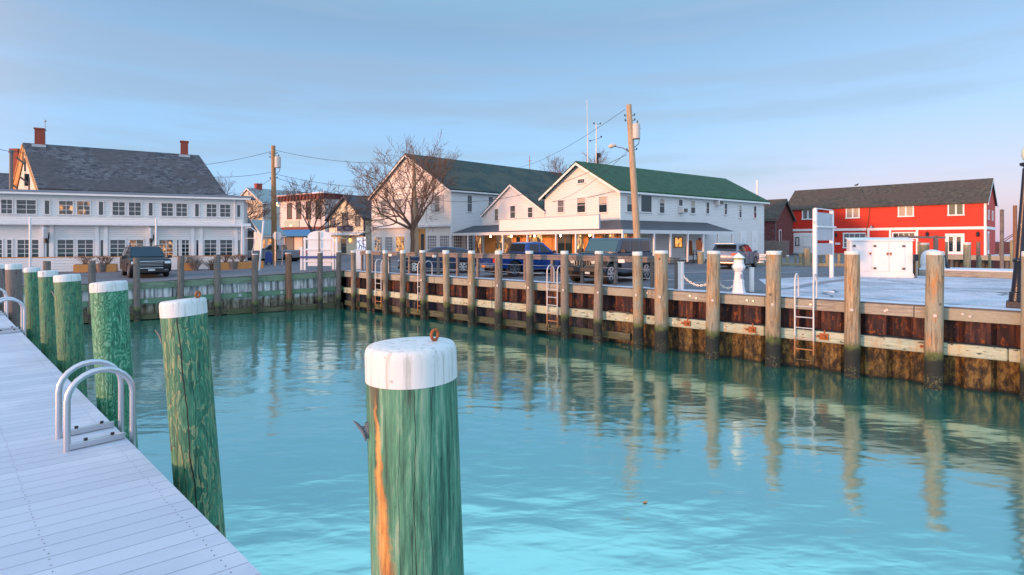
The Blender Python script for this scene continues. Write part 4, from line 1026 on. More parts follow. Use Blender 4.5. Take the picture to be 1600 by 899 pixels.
for px in (76, 239):
    t_ = along(RS.N, RS.v, px); p_ = RS.N + RS.v*t_ - RS.u*.6
    sg = thing('blade_sign', ('narrow blank white blade sign over the left lower windows' if px < 100 else 'narrow blank white blade sign in the middle of the restaurant front'), 'sign', (p_.x,p_.y,1.82), uvang(RS.v))
    m = MB(); m.box(-.04,.04,-.35,.35,2.2,2.95); m.build('panel', white_smooth, sg, bevel=.02)
    m = MB(); m.bar((0,-.35,3.0),(0,.6,3.0),.03,.03); m.bar((.05,.3,2.0),(.05,.6,2.6),.06,.06); m.tube([(-.1,.45,1.9),(-.12,.45,2.6)], .07, 8); m.build('bracket', black, sg)
# restaurant house behind with gables
hz = 1.82
A0 = V((-33.1,38,0)); hv = V((.85,.527,0)).normalized(); hu = V((-4.15,3.5,0))
HL = 11.3
rh = thing('gabled_house', 'grey shingled gabled house with two brick chimneys behind the flat roofed restaurant', 'building', (A0.x,A0.y,hz))
e0_, r0_ = 7.59-hz, 11.2-hz
def hp(s_, d_, z_): v_ = hv*s_ + hu*d_; return V((v_.x,v_.y,z_))
m = MB()
vs = [hp(0,0,0),hp(0,2,0),hp(0,2,e0_),hp(0,1,r0_-.05),hp(0,0,e0_)] + [hp(HL,0,0),hp(HL,2,0),hp(HL,2,e0_),hp(HL,1,r0_-.05),hp(HL,0,e0_)]
m.add(vs, [(0,4,3,2,1),(5,6,7,8,9),(0,1,6,5),(1,2,7,6),(4,0,5,9)])
m.build('wall', siding('sand_white_clapboard',(.74,.70,.62),.14), rh)
m = MB()
for d0 in (-.06, 2.06):
    m.slab([hp(-.06,d0,e0_-.2), hp(HL+.3,d0,e0_-.2), hp(HL+.3,1,r0_), hp(-.06,1,r0_)], (0,0,.14))
m.build('roof', roof_slate, rh)
m = MB()
for d0 in (-.06, 2.06):
    for s_ in (-.09, HL+.33): m.slab([hp(s_,d0,e0_-.42), hp(s_,1,r0_-.22), hp(s_,1,r0_+.0), hp(s_,d0,e0_-.2)], hv*(-.05 if s_<0 else .05))
m.slab([hp(-.06,-.065,e0_-.34), hp(HL+.3,-.065,e0_-.34), hp(HL+.3,-.065,e0_-.2), hp(-.06,-.065,e0_-.2)], -hu*.02)
m.build('trim', orange_wood, rh)
for s_ in (1.5, 3.0):
    pass
m = MB(); m.slab([hp(-.06,1.0,r0_-.05),hp(-.06,2.04,e0_-.2),hp(-.06,1.62,e0_-.2),hp(-.06,1.0,r0_-1.4)], -hv*.03); m.build('soffit', orange_wood, rh)  # orange sunlight on the soffit put into its board colour
for d_, z_ in ((.55,e0_+.4),(1.45,e0_+.4),(.85,e0_+2.0)):
    m = MB(); a_ = hp(-.02,d_,z_); m.bar(a_, a_ - hv*.5 + V((0,0,.5)), .12, .12); m.bar(a_ - hv*.0 + V((0,0,-.5)), a_ + V((0,0,.5)), .12, .1); m.build('eave_bracket', greywood_dark, rh)
for px, top_py in ((62.5,201),(288,221)):
    o_ = V((A0.x,A0.y,0)) + hu; s_ = along(o_, hv, px); c_ = hp(s_, 1, r0_); Yc = (o_+hv*s_).y; zt = zat(top_py, Yc) - hz
    m = MB(); m.M = Matrix.Translation((c_.x,c_.y,0)) @ Matrix.Rotation(uvang(hv),4,'Z'); m.box(-.28,.28,-.28,.28,r0_-.6,zt-.12); m.box(-.33,.33,-.33,.33,zt-.117,zt); ch = m.build('chimney', brick, rh)
    m = MB(); m.M = Matrix.Translation((c_.x,c_.y,0)) @ Matrix.Rotation(uvang(hv),4,'Z'); m.slab([(-.42,-.42,r0_-.32),(.42,-.42,r0_-.32),(.42,.42,r0_-.32),(-.42,.42,r0_-.32)], (0,0,.36)); m.build('flashing', galv, ch)
    if px < 100:
        m = MB(); m.M = Matrix.Translation((c_.x,c_.y,0)); m.tube([(.4,0,zt-.5),(.4,0,zt+.55)], .025, 6); m.lathe([(.02,0),(.07,.05),(.07,.12),(.02,.18)], 8, (.4,0,zt+.5)); m.tube([(.2,0,zt-.4),(.4,0,zt-.4)], .02, 5); m.build('antenna', galv, ch)
# gable window
m = MB(); m.M = Matrix.Translation(hp(0,.62,e0_+.3)) @ Matrix(((0,1,0,0),(-1,0,0,0),(0,0,1,0),(0,0,0,1))) @ Matrix.Rotation(0,4,'Z'); m.box(-.3,.3,-.08,-.02,0,.9); m.build('window', glass, rh)
p_ = at(17.5,40.5); root = thing('flue', 'tall galvanised kitchen flue at the left end of the restaurant roof', 'flue', (p_.x,p_.y,6.9))
m = MB(); m.tube([(0,0,-.5),(0,0,3.55)], .12, 12); m.lathe([(.17,3.5),(.17,3.65),(.08,3.75)], 12); m.build('pipe', dark_iron, root, smooth=40)
p_ = at(27,44.5); root = thing('chimney_stack', 'dark red brick chimney stack behind the galvanised flue', 'chimney', (p_.x,p_.y,1.85))
m = MB(); m.box(-.3,.3,-.3,.3,0,9.3); m.build('shaft', brick, root); m = MB(); m.box(-.36,.36,-.36,.36,9.303,9.5); m.build('crown', brick, root)
BL = B('neighbour_house', 'dark roofed house peeking out at the left picture edge', 'building', (-48,42), (.85,.527), 1.85)
gable(BL, 9, 8, 5.6, 7.9, white_old, roof_slate, white_smooth, .3, .3)

# terrace rail, planters, poles
TO = RS.N - RS.u*1.9
tr = thing('terrace_railing', 'low white terrace fence with an orange handrail before the restaurant', 'railing', (TO.x,TO.y,1.82), uvang(RS.v))
m = MB(); m.bar((0,0,1.0),(20.2,0,.96),.12,.06); m.build('handrail', orange_wood, tr)
m = MB(); 
for z in (.12,.3,.48,.66,.84): m.bar((0,0,z),(20.2,0,z),.03,.14)
m.build('boards', white_smooth, tr)
for i in range(11):
    m = MB(); x = i*2.0; m.box(x-.06,x+.06,.02,.12,0,.97); m.build('post', white_smooth, tr)
def shrub(root, mat, n, R_, H, z0):
    m = MB()
    for i in range(n):
        a = random.uniform(0,6.28); l = random.uniform(.5,1)*H; sp_ = random.uniform(.2,1)*R_
        p0 = V((random.uniform(-.2,.2)*R_, random.uniform(-.15,.15)*R_, z0)); p2 = p0 + V((math.cos(a)*sp_, math.sin(a)*sp_*.7, l)); p1 = p0.lerp(p2,.5) + V((0,0,l*.12))
        m.tube([p0,p1,p2], [.012,.009,.004], 4)
        for k_ in range(5):
            c_ = p1.lerp(p2, random.random()); d = V((random.uniform(-1,1),random.uniform(-1,1),random.uniform(-.2,1)))*.12
            m.tube([c_, c_+d], [.007,.003], 3)
            m.add([c_+d, c_+d+V((random.uniform(-.05,.05),random.uniform(-.05,.05),.05)), c_+d+V((random.uniform(-.06,.06),.04,-.03))], [(0,1,2)])
    m.build('dry_stems', mat, root)
dry1 = plain('dry_brown_stems',(.16,.085,.05),.9,var=.4,sc=9); dry2 = plain('dry_grey_stems',(.22,.2,.18),.9,var=.4,sc=9)
PO = RS.N - RS.u*3.0
for px, w_, lb, sh in ((133,1.1,'orange plank planter box left of the black car',dry1),(168,1.0,'orange planter with bare twigs beside the wooden tub behind the black car',dry1),(292,.9,'orange planter box just right of the black car',dry2),(352,.9,'orange planter with brown stalks under the right restaurant windows',dry1),(378,1.0,'orange planter at the right restaurant corner',dry1),(401,.9,'orange planter past the leaning white pole',dry2)):
    p_ = PO + RS.v*along(PO, RS.v, px); root = thing('planter', lb, 'planter', (p_.x,p_.y,gz(p_.x,p_.y)), uvang(RS.v), 'orange planters before the restaurant')
    m = MB(); m.box(-w_/2,w_/2,-.25,.25,0,.5); m.build('box', orange_wood, root, bevel=.015); m = MB(); m.box(-w_/2+.05,w_/2-.05,-.2,.2,.503,.52); m.build('soil', barkm, root)
    shrub(root, sh, 26, w_*.55, .55, .5)
for px, lb in ((160,'grey wooden tub between two orange planters'),(365,'grey wooden tub near the right restaurant corner')):
    p_ = PO + RS.v*along(PO, RS.v, px) - RS.u*.15; root = thing('tub', lb, 'tub', (p_.x,p_.y,gz(p_.x,p_.y)))
    m = MB(); m.lathe([(.24,0),(.3,.3),(.32,.55)], 14); m.build('barrel', rail_wood, root, smooth=40); m = MB(); m.lathe([(.29,.553),(.1,.56)], 14); m.build('soil', barkm, root); shrub(root, dry1, 12, .35, .4, .55)
p_ = PO + RS.v*along(PO, RS.v, 306) - RS.u*.3; root = thing('dry_shrub', 'bushy dry grey shrub between the planters right of the black car', 'shrub', (p_.x,p_.y,gz(p_.x,p_.y))); shrub(root, dry2, 90, .75, 1.0, .0)
p_ = PO + RS.v*along(PO, RS.v, 331) - RS.u*.2; root = thing('dry_shrub', 'small dark shrub left of the brown stalk planter', 'shrub', (p_.x,p_.y,gz(p_.x,p_.y))); shrub(root, dry1, 40, .5, .7, .0)
for px, Y, py, lb in ((47,31,341,'slim white pole in front of the left restaurant windows'),(244,36,343,'slim white pole in front of the middle restaurant windows'),(378.5,38.5,350,'slim white pole at the right restaurant corner')):
    p_ = gat(px,Y); root = thing('slim_pole', lb, 'pole', p_); h_ = zat(py,Y)-p_.z
    m = MB(); m.tube([(0,0,0),(0,0,h_)], .055, 8); m.build('pole', white_smooth, root, smooth=60); m = MB(); m.lathe([(.06,h_+.002),(.04,h_+.06)], 8); m.build('cap', white_smooth, root)
p_ = gat(405,35); q_ = at(412,35,zat(345,35)); m = MB(); m.tube([(0,0,0), q_-p_], .06, 8); o = m.build('leaning_pole', white_smooth, smooth=60); o.location = p_; tag(o, 'white pole leaning to the right beside the restaurant corner', 'pole')

# --- village houses between
HA = B('village_house', 'pale grey gabled house with pale roof and red chimney behind the utility pole', 'building', (-42.9,93.75), (.6,.8), 1.95)
gable(HA, 12, 10.25, 8.45, 11.2, palegreen, roof_pale, white_smooth, .2, .25, gm=sunlit_side)
c_ = V((5,4.1,0)); m = MB(); m.box(1.4,2.4,4.7,5.6,10.4,12.0); m.box(1.35,2.45,4.65,5.65,12.003,12.2); m.build('chimney', brick, HA.root)
HA.window('W', (388,298,391,305), 1, 2, gm=glass_grey)
HB = B('side_shed', 'small white gabled shed with warm lit doorway under the pale grey house', 'building', (-29.3,64), (.6,.8), 1.95)
gable(HB, 2.6, 5.0, 2.6, 4.3, white, roof_pale, white_smooth, .2, .2)
for px in ((409.5,375.5,414.5,392),(419.5,374.5,424.5,388)):
    HB.window('W', px, 1, 1, fm=shopwood, gm=glass_amber)
HC = B('dark_shed', 'dark grey boarded shed beside the restaurant corner', 'building', (-27.5,57.5), (.75,.66), 1.9)
m = MB(); m.box(-3,.2,0,4,0,3.0); m.build('wall', greywood_dark, HC.root)
m = MB(); m.slab([(-3.2,-.25,2.9),(.45,-.25,2.9),(.45,4.1,5.1),(-3.2,4.1,5.1)], (0,0,.12)); m.build('roof', roof_slate, HC.root)
m = MB(); m.box(-2.2,-1.2,-.05,-.004,0,2.0); m.build('door', maroon, HC.root)
# Victorian shop
VB = B('victorian_shop', 'pinkish shop with maroon bracketed cornice, string lights and blue awning', 'building', (-27.5,80), (.59,.807), 2.0)
HV = 8.85; WV = 11.75
m = MB(); m.box(0,12,0,WV,0,HV-.5); m.build('wall', pink_white, VB.root)
m = MB(); m.box(-.55,12.2,-.35,WV+.4,HV-.12,HV); m.box(-.35,12.1,-.2,WV+.25,HV-.75,-.123+HV); m.build('cornice', maroon, VB.root)
m = MB()
for i in range(14): y = .1 + i*(WV-.2)/13; m.box(-.5,-.353,y-.1,y+.1,HV-.85,HV-.125)
m.build('cornice_brackets', maroon, VB.root)
m = MB(); m.box(-.12,.0,-.1,WV+.1,3.55,3.95); m.build('shop_cornice', maroon, VB.root)
for px in ((449.5,319,455.5,341.5),(464,318,470,341.5),(479,316,485.5,342),(494,313,501,341)):
    VB.window('W', px, 1, 2, fm=maroon, gm=glass, fw=.12)
c_, w_, z_, h_ = VB.rect('W', 445, 345, 468, 355); m = MB(); m.M = VB.place('W', c_, z_); m.box(-w_/2,w_/2,-.1,-.004,0,h_); m.build('blank_signboard', plain('sage_sign_board',(.36,.45,.38),.6), VB.root)
m = MB(); m.slab([(-.004,2.0,3.55),(-1.5,2.0,2.8),(-1.5,WV,2.8),(-.004,WV,3.55)], (0,0,.05)); m.slab([(-1.5,2.0,2.5),(-1.5,WV,2.5),(-1.5,WV,2.797),(-1.5,2.0,2.797)], (-.03,0,0)); m.build('awning', canv_blue, VB.root)
VB.window('W', (446,371,459,392), 1, 1, fm=maroon, gm=glass_grey, name='shop_window', fw=.15); VB.window('W', (474,371,492,392), 2, 1, fm=maroon, gm=glass, name='shop_window', fw=.15)
m = MB()
for i in range(46):
    y = -.3 + i*(WV+.6)/45; m.lathe([(.01,-.06),(.06,0),(.01,.06)], 6, (-.5,y,HV+.1))
for i in range(22):
    for y in (.02, WV-.05): m.lathe([(.01,-.05),(.055,0),(.01,.05)], 6, (-.12,y,.4+i*.35))
m.build('string_lights', emis('string_bulb',(1,.38,.22),2.2), VB.root)
m = MB()
for y, z in ((WV+.1,7.8),(WV-.3,7.4),(WV+.3,7.5),(1.1,6.8),(8.0,4.2)): m.lathe([(.01,-.12),(.13,0),(.01,.12)], 8, (-.55,y,z))
m.build('lamps', emis('warm_bulb',(1,.55,.2),6), VB.root)
# cream house
CH = B('cream_cottage', 'small cream clapboard cottage with navy trimmed gable and blue blank sign', 'building', (-19.04,70), (.626,.78), 2.0)
gable(CH, 10, 8.0, 4.92, 7.72, cream, roof_slate, navy, .35, .4, .14)
for px in ((517,341,523.5,355),(535.5,334,543.5,353),(556,338.5,562.5,353)): CH.window('W', px, 1, 2, fm=navy, gm=glass_grey)
c_, w_, z_, h_ = CH.rect('W', 528, 353, 551.5, 361.5); m = MB(); m.M = CH.place('W', c_, z_); m.box(-w_/2,w_/2,-.16,-.11,0,h_); m.build('blank_signboard', plain('navy_sign_board',(.02,.045,.13),.5), CH.root, bevel=.02)
c_, w_, z_, h_ = CH.rect('W', 507, 364, 577, 368); m = MB(); m.slab([(-.004,-.3,z_+.35),(-.9,-.3,z_),(-.9,8.5,z_),(-.004,8.5,z_+.35)], (0,0,.12)); m.build('porch_roof', grey_trim, CH.root)
CH.window('W', (533.5,374,541.5,396), 1, 2, fm=cream, gm=glass, name='door'); CH.window('W', (558,371,572,396), 3, 4, fm=white_smooth, gm=glass_cool, name='shop_window')
for px in (527,549):
    c_, w_, z_, h_ = CH.rect('W', px-2, 370, px+2, 379); m = MB(); m.M = CH.place('W', c_, z_); m.lathe([(.04,0),(.12,.12),(.14,.4),(.05,.55)], 8, (0,-.22,0)); o = m.build('wall_lantern', emis('lantern_glow',(1,.42,.1),2.5), CH.root)
    m = MB(); m.M = CH.place('W', c_, z_); m.lathe([(.16,.553),(.02,.75)], 8, (0,-.22,0)); m.bar((0,-.22,.75),(0,0,.75),.04,.04); m.build('lantern_hood', rusty, o)

# --- red building on its pier
rd = V((.678,-.735,0)).normalized(); RBp = V((34.5,68.5,0))
RB = B('red_building', 'long bright red two storey waterfront building with white trimmed windows', 'building', (RBp.x,RBp.y), (rd.x,rd.y), 2.4)
RL = 19.1; zE_, zR_ = 7.78-2.4, 10.24-2.4
gable(RB, RL, 7, zE_, zR_, redpaint, roof_red, white_smooth, .25, .2, .14, gut=False)
zb = RB.rect('S', 1390, 356.5, 1394, 360); m = MB(); m.box(0,RL+.02,-.06,-.004,zb[2],zb[2]+.28); m.box(RL+.004,RL+.06,-.06,7,zb[2],zb[2]+.28); m.build('band_trim', white_smooth, RB.root)
m = MB(); m.box(RL-.15,RL+.04,-.066,-.004,0,zE_-.2); m.build('corner_board', white_smooth, RB.root)
for px in (1357,1391,1433): t_ = along(RB.N, RB.v, px); m = MB(); m.box(t_-.1,t_+.1,-.063,-.004,0,zb[2]-.003); m.build('trim_board', white_smooth, RB.root)
for px in ((1255,329,1270,342),(1323.5,325,1341.5,340),(1405,322,1426,337.5),(1483,319.5,1504.5,335.5)): RB.window('S', px, 2, 1, gm=glass_grey if px[0]<1480 else glass, fw=.12, mun=.14)
RB.window('S', (1319,365.5,1352,386.5), 4, 3, fw=.12, mun=.05, gm=glass_grey); RB.window('S', (1396,364.5,1429,372), 4, 1, fw=.12, mun=.05, gm=glass)
RB.window('S', (1257,369,1269,384), 1, 2, fw=.14, mun=.06, gm=glass)
c_, w_, z_, h_ = RB.rect('S', 1240, 364, 1272, 398); m = MB(); m.M = RB.place('S', c_, 0); m.box(-w_/2,w_/2,-.03,-.004,0,z_+h_); m.build('white_entry_panel', white_smooth, RB.root)
RB.window('S', (1244,371.5,1248,383), 1, 1, fm=black, gm=grey_trim, name='menu_case', off=-.03)
c_, w_, z_, h_ = RB.rect('S', 1480, 367, 1504, 397); M_ = RB.place('S', c_, .05)
m = MB(); m.M = M_; m.box(-w_/2-.16,-w_/2,-.08,0,0,h_); m.box(w_/2,w_/2+.16,-.08,0,0,h_); m.box(-w_/2-.16,w_/2+.16,-.083,0,h_,h_+.16); m.build('door_frame', white_smooth, RB.root)
for sgn in (-1, 1):
    x0, x1 = sorted((sgn*.01, sgn*w_/2)); m = MB(); m.M = M_; m.box(x0,x1,-.05,0,0,h_-.003); d_ = m.build('french_door', white_smooth, RB.root)
    m = MB(); m.M = M_; m.box(x0+.14,x1-.14,-.062,-.052,.28,h_-.18); m.build('pane', glass, d_)
    m = MB(); m.M = M_; m.box(sgn*.06-.02,sgn*.06+.02,-.11,-.053,1.0,1.12); m.build('handle', chrome, d_)
for px, py in ((1209,368),(1449,367),(1528,367),(1307,368)):
    if px < 1230: px = 1233
    c_, w_, z_, h_ = RB.rect('S', px-2, py-4, px+2, py+3); m = MB(); m.M = RB.place('S', c_, z_); m.lathe([(.06,0),(.12,.1),(.13,.38),(.03,.5)], 8, (0,-.2,0)); m.bar((0,-.2,.5),(0,0,.55),.04,.04); m.build('wall_lantern', black, RB.root)
for px, py in ((1235,378),(1309,381)):
    c_, w_, z_, h_ = RB.rect('S', px-4, py-1.5, px+4, py+1.5); m = MB(); m.M = RB.place('S', c_, z_); m.box(-w_/2,w_/2,-.04,-.004,0,h_); m.build('name_board', grey_trim, RB.root)
for y in (1.2, 4.2):
    m = MB(); m.box(RL+.004,RL+.05,y,y+1.0,3.6,4.6); f = m.build('window', white_smooth, RB.root); m = MB(); m.box(RL+.052,RL+.06,y+.1,y+.9,3.7,4.5); m.build('pane', glass, f)
m = MB(); m.box(RL+.004,RL+.05,.8,2.0,.05,2.4); f = m.build('end_door', white_smooth, RB.root); m = MB(); m.box(RL+.052,RL+.06,.95,1.85,.5,2.2); m.build('pane', glass, f)
m = MB(); m.tube([(9.1,-.1,zE_-.1),(8.9,-.12,3.4),(8.7,-.12,2.0)], .03, 6); m.build('cable_conduit', rusty, RB.root)
m = MB(); m.lathe([(.05,0),(.18,.0),(.1,.18),(.05,.22)], 10, (9.3,-.35,zb[2]+.3)); m.bar((9.3,-.35,zb[2]+.52),(9.3,0,zb[2]+.62),.03,.03); m.build('barn_lamp', galv, RB.root)
# pier
pr_ = thing('pier', 'timber pier carrying the right half of the red building over the water', 'pier', RB.root.location - V((0,0,.0)), uvang(rd))
m = MB(); m.box(3.5,RL+7,-1.6,7.6,-.22,-.02); m.build('deck', frost, pr_)
m = MB(); m.box(3.4,RL+7.1,-1.68,-1.605,-.45,.0); m.box(3.4,RL+7.1,7.605,7.68,-.45,.0); m.build('edge_beam', beam_wood, pr_)
m = MB()
x = 4
while x < RL+7:
    for y in (-1.3, 1.5, 4.5, 7.3): m.tube([(x,y,-.23),(x,y,-3.4)], .16, 10)
    x += 2.1
m.build('support_piles', greywood_dark, pr_, smooth=60)
for i, (s_, y_, zt) in enumerate(((RL+1.2,-1.3,1.3),(RL+4.2,-1.3,1.0))):
    w_ = RB.N + RB.v*s_ + RB.u*y_
    make_pile(['weathered post on the pier end close to the red corner','weathered post near the outer front edge of the pier end'][i], V((w_.x,w_.y,2.3)), V((w_.x,w_.y,2.4+zt)), .14, post_wood if i % 2 else pile_grey, None, 0, .01, 'posts on the pier end', 10, name='timber_post', cat='post')
# bird on the red roof
bp_ = RB.N + RB.v*along(RB.N + RB.u*3.5, RB.v, 1338) + RB.u*3.5
m = MB(); m.tube([(-.22,0,.1),(-.1,0,.16),(.05,0,.2),(.15,0,.24),(.2,0,.3),(.27,0,.31)], [.02,.07,.1,.08,.06,.01], 8); m.tube([(0,0,-.02),(.02,0,.14)], .012, 5); o = m.build('bird', black, smooth=60); o.location = (bp_.x,bp_.y,10.42); o.rotation_euler = (0,0,uvang(rd)); tag(o, 'dark bird perched on the ridge of the red building', 'bird')

# old red barn + fence
od = V((30-6.1,62+6.6,0))
OB = B('old_barn', 'dark weathered red barn with grey green roof behind the white store', 'building', (od.x,od.y), (rd.x,rd.y), 2.13)
gable(OB, 9, 5.2, 4.3, 6.5, darkred, roof_red, greywood_dark, .25, .3, .12)
m = MB(); m.box(9.004,9.06,1.0,1.6,1.2,3.0); f = m.build('window', white_smooth, OB.root); m = MB(); m.box(9.062,9.07,1.1,1.5,1.3,2.9); m.build('pane', glass, f)
a, b = at(1193,57), at(1231,56); fr = thing('board_fence', 'grey vertical board fence beside the white store', 'fence', (a.x,a.y,2.13), math.atan2(b.y-a.y,b.x-a.x)); Lf = (b-a).length
m = MB(); x = 0
while x < Lf: m.box(x,x+.14,-.02,.02,0,1.75 + random.uniform(-.03,.03)); x += .15
m.build('boards', rail_wood, fr); m = MB(); m.bar((0,.05,.5),(Lf,.05,.5),.05,.1); m.bar((0,.05,1.4),(Lf,.05,1.4),.05,.1); m.build('rails', rail_wood, fr)
p_ = at(1183,68); root = thing('white_mast', 'short white mast top showing behind the right end of the green roof', 'pole', (p_.x,p_.y,2.13)); m = MB(); m.tube([(0,0,0),(0,0,9.2)], [.16,.14], 8); m.build('pole', white_smooth, root, smooth=60); m = MB(); m.lathe([(.15,9.203),(.05,9.3)], 8); m.build('cap', white_smooth, root)

# --- fishing boat beyond
p_ = V((66,74,0)); bt = thing('fishing_boat', 'dark red fishing boat moored beyond the tall piles', 'boat', (p_.x,p_.y,0), 2.6)
m = MB(); sec = []
for x, w_, zk, zd in ((-5,1.6,-.3,1.5),(-2,1.9,-.5,1.4),(2,1.8,-.4,1.7),(4.6,.9,-.1,2.4),(6,.06,.6,3.0)):
    sec.append([(x,-w_,zd),(x,-w_*.85,zk+.4),(x,0,zk),(x,w_*.85,zk+.4),(x,w_,zd)])
vs = [v for s_ in sec for v in s_]; fs = []
for i in range(4):
    for j in range(4): fs.append((i*5+j,i*5+j+1,i*5+5+j+1,i*5+5+j))
    fs.append((i*5+4,i*5,i*5+5,i*5+9))
fs.append((0,1,2,3,4)); m.add(vs, fs); m.build('hull', plain('dark_red_hull',(.13,.02,.018),.5), bt, smooth=40)
m = MB(); m.slab([(-1.5,-1.1,1.5),(1.6,-1.1,1.6),(1.9,-1.1,3.7),(-1.6,-1.1,3.7)], (0,2.2,0)); w_=m.build('wheelhouse', plain('rust_red_cabin',(.22,.04,.03),.5), bt, bevel=.05); m = MB(); m.box(-1.2,1.3,-1.13,-1.105,2.7,3.4); m.build('window', glass, w_)
m = MB()
for y in (-1,1): m.bar((-3.5,y,1.4),(-3.2,y*.2,6.0),.14,.14); m.bar((-.5,y,3.7),(-3.2,y*.2,6.0),.08,.08)
m.tube([(1,0,3.7),(1.1,0,7.0)], .07, 6); m.bar((1.05,0,6.2),(4.5,0,4.2),.06,.06); m.build('gantry', plain('rusty_red_gantry',(.25,.05,.035),.6), bt)

# ------------------------------------------------------------------ village furniture
# notice board (white kiosk back)
c_ = gat(499,33.2); kb = thing('notice_board', 'ornate white wooden notice board seen from behind at the basin corner', 'notice board', c_, R(6))
f_ = 33.2/K
m = MB(); arch = [(-18*f_,0.25),(18*f_,.25),(18*f_,1.95)] + [(18*f_*math.cos(t_)*(1 if abs(math.cos(t_))<.7 else 1), 1.98 + .42*math.sin(t_)**.8) for t_ in [math.pi*i/12 for i in range(1,12)]] + [(-18*f_,1.95)]
m.slab([(x,0,z) for x,z in arch], (0,.06,0)); m.build('panel', white_smooth, kb)
m = MB()
for z in (.55,1.25,1.9): m.box(-24*f_,22*f_,-.05,-.004,z-.05,z+.05)
m.build('battens', white_smooth, kb)
for x in (-27,-22,21,26): m = MB(); m.box(x*f_-.06,x*f_+.06,-.06,.06,0,1.4 if x==-27 else 2.0); m.build('post', white_smooth, kb)
m = MB(); m.box(-28*f_,34*f_,-.11,-.063,.72,.86); m.build('blue_rail', plain('deep_blue_paint',(.04,.07,.26),.5), kb)
m = MB(); m.box(-.035,.035,-.09,-.054,.3,2.35); m.build('centre_post', rail_wood, kb)
c_ = gat(563,33.0); o = thing('utility_cabinet', 'plain white utility cabinet at the left end of the grey railing', 'cabinet', c_, .2); m = MB(); m.box(-.26,.26,-.2,.2,0,1.15); m.build('body', white_smooth, o, bevel=.015); m = MB(); m.box(-.22,.22,-.215,-.203,.08,1.07); m.build('door', white_smooth, o); m = MB(); m.box(-.29,.29,-.23,.23,1.153,1.2); m.build('lid', white_smooth, o)
# stop sign from behind
c_ = gat(432.5,41); o = thing('road_sign', 'octagonal road sign seen from its bare metal back beside the utility pole', 'road sign', c_, .2)
m = MB(); m.tube([(-.1,0,0),(-.1,0,2.6)], .04, 6); m.build('post', galv, o); m = MB(); m.slab([(.33*math.cos(math.pi/8+i*math.pi/4), .05, 2.3+.33*math.sin(math.pi/8+i*math.pi/4)) for i in range(8)], (0,.02,0)); m.build('plate', signback, o)
m = MB(); m.tube([(.35,.2,0),(.35,.2,2.0)], .03, 6); m.build('second_post', galv, o)
c_ = gat(419.5,44.5); o = thing('mailbox', 'small blue mailbox near the silver pickup', 'mailbox', c_, .3)
m = MB(); m.slab([(-.25,0,.2),(.25,0,.2),(.25,0,.85)] + [(.25*math.cos(t_),0,.85+.25*math.sin(t_)) for t_ in [math.pi*i/8 for i in range(1,8)]] + [(-.25,0,.85)], (0,.5,0)); m.build('body', plain('mail_blue',(.02,.06,.26),.4), o)
m = MB()
for x in (-.2,.2):
    for y in (.05,.45): m.box(x-.03,x+.03,y-.03,y+.03,0,.197)
m.build('feet', black, o)
# hanging sign arch next to restaurant corner
c_ = gat(394,40); o = thing('arched_bracket', 'white curved pipe frame beside the restaurant corner', 'frame', c_, 0)
m = MB(); m.tube([(-.5,0,2.9),(-.1,0,2.95),(.25,0,2.7),(.35,0,2.35),(.34,0,2.15),(-.5,0,2.15)], .03, 6); m.build('pipe', white_smooth, o, smooth=60); m = MB(); m.tube([(.2,0,2.15),(.1,0,1.5),(.0,0,1.2),(.02,0,0)], .03, 6); m.build('stem', grey_trim, o, smooth=60)

# utility poles
def utility(px0, py0, px1, py1, Y, r, mat, label, trans=None, arm=False, steps=True):
    """top pixel, lower pixel; extended down to the ground"""
    top = at(px0,Y,zat(py0,Y)); lowp = at(px1,Y,zat(py1,Y)); g_ = gz(lowp.x,Y)
    k_ = (top.z - g_)/(top.z - lowp.z); base = top + (lowp-top)*k_
    root = thing('utility_pole', label, 'utility pole', base)
    tp = top - base; m = MB(); m.tube([(0,0,-.3), tp*.5, tp], [r*1.15, r, r*.82], 12); m.build('pole', mat, root, smooth=60)
    if trans:
        tx, ty = trans; c_ = at(tx,Y-.1,zat(ty,Y)) - base
        m = MB(); m.lathe([(.2,-.5),(.26,-.47),(.26,.45),(.2,.5)], 14, c_); t_ = m.build('transformer', plain('grey_transformer_paint',(.48,.45,.43),.5), root, smooth=40)
        m = MB(); m.lathe([(.04,.5),(.06,.6),(.03,.7)], 8, c_ + V((.08,0,0))); m.build('bushing', greywood_dark, t_)
        m = MB(); m.bar(c_ + V((-.1 if c_.x>tp.x else .1,0,.2)), V((c_.x-.3 if c_.x>0 else c_.x+.3, c_.y+.1, c_.z+.2)), .06, .06); m.build('bracket', galv, root)
        m = MB(); m.tube([c_ + V((.22,0,-.4)), c_ + V((.15,0,-.8)), c_ + V((-.2,0,-1.1)), c_ + V((-.35,.05,-1.0))], .025, 5); m.build('service_cable', wirem, root)
        m = MB()
        for z_ in (.93,.9,.72):
            v_ = tp*z_; m.tube([v_ + V((-.3,0,0)), v_ + V((.3,0,.05))], .02, 5); m.lathe([(.03,0),(.05,.08),(.02,.14)], 8, v_ + V((-.3,0,0))); m.lathe([(.03,0),(.05,.08),(.02,.14)], 8, v_ + V((.32,0,.04)))
        m.build('insulators', black, root)
    return root, base, tp
pl1, pb1, pt1 = utility(427,228,428.5,380,48,.21,pole_wood,'orange brown utility pole with transformer beside the restaurant',(434,254))
pl2, pb2, pt2 = utility(982.5,164,996,376,35,.21,pole_tan,'tall pale utility pole with street lamp arm in front of the white store',(994,206))
pl3, pb3, pt3 = utility(646,250,651,389,52,.2,pole_tan,'plain leaning wooden pole behind the big bare tree')
m = MB(); m.lathe([(.1,0),(.12,.04),(.02,.06)], 8, pt3); m.build('pole_cap', galv, pl3)
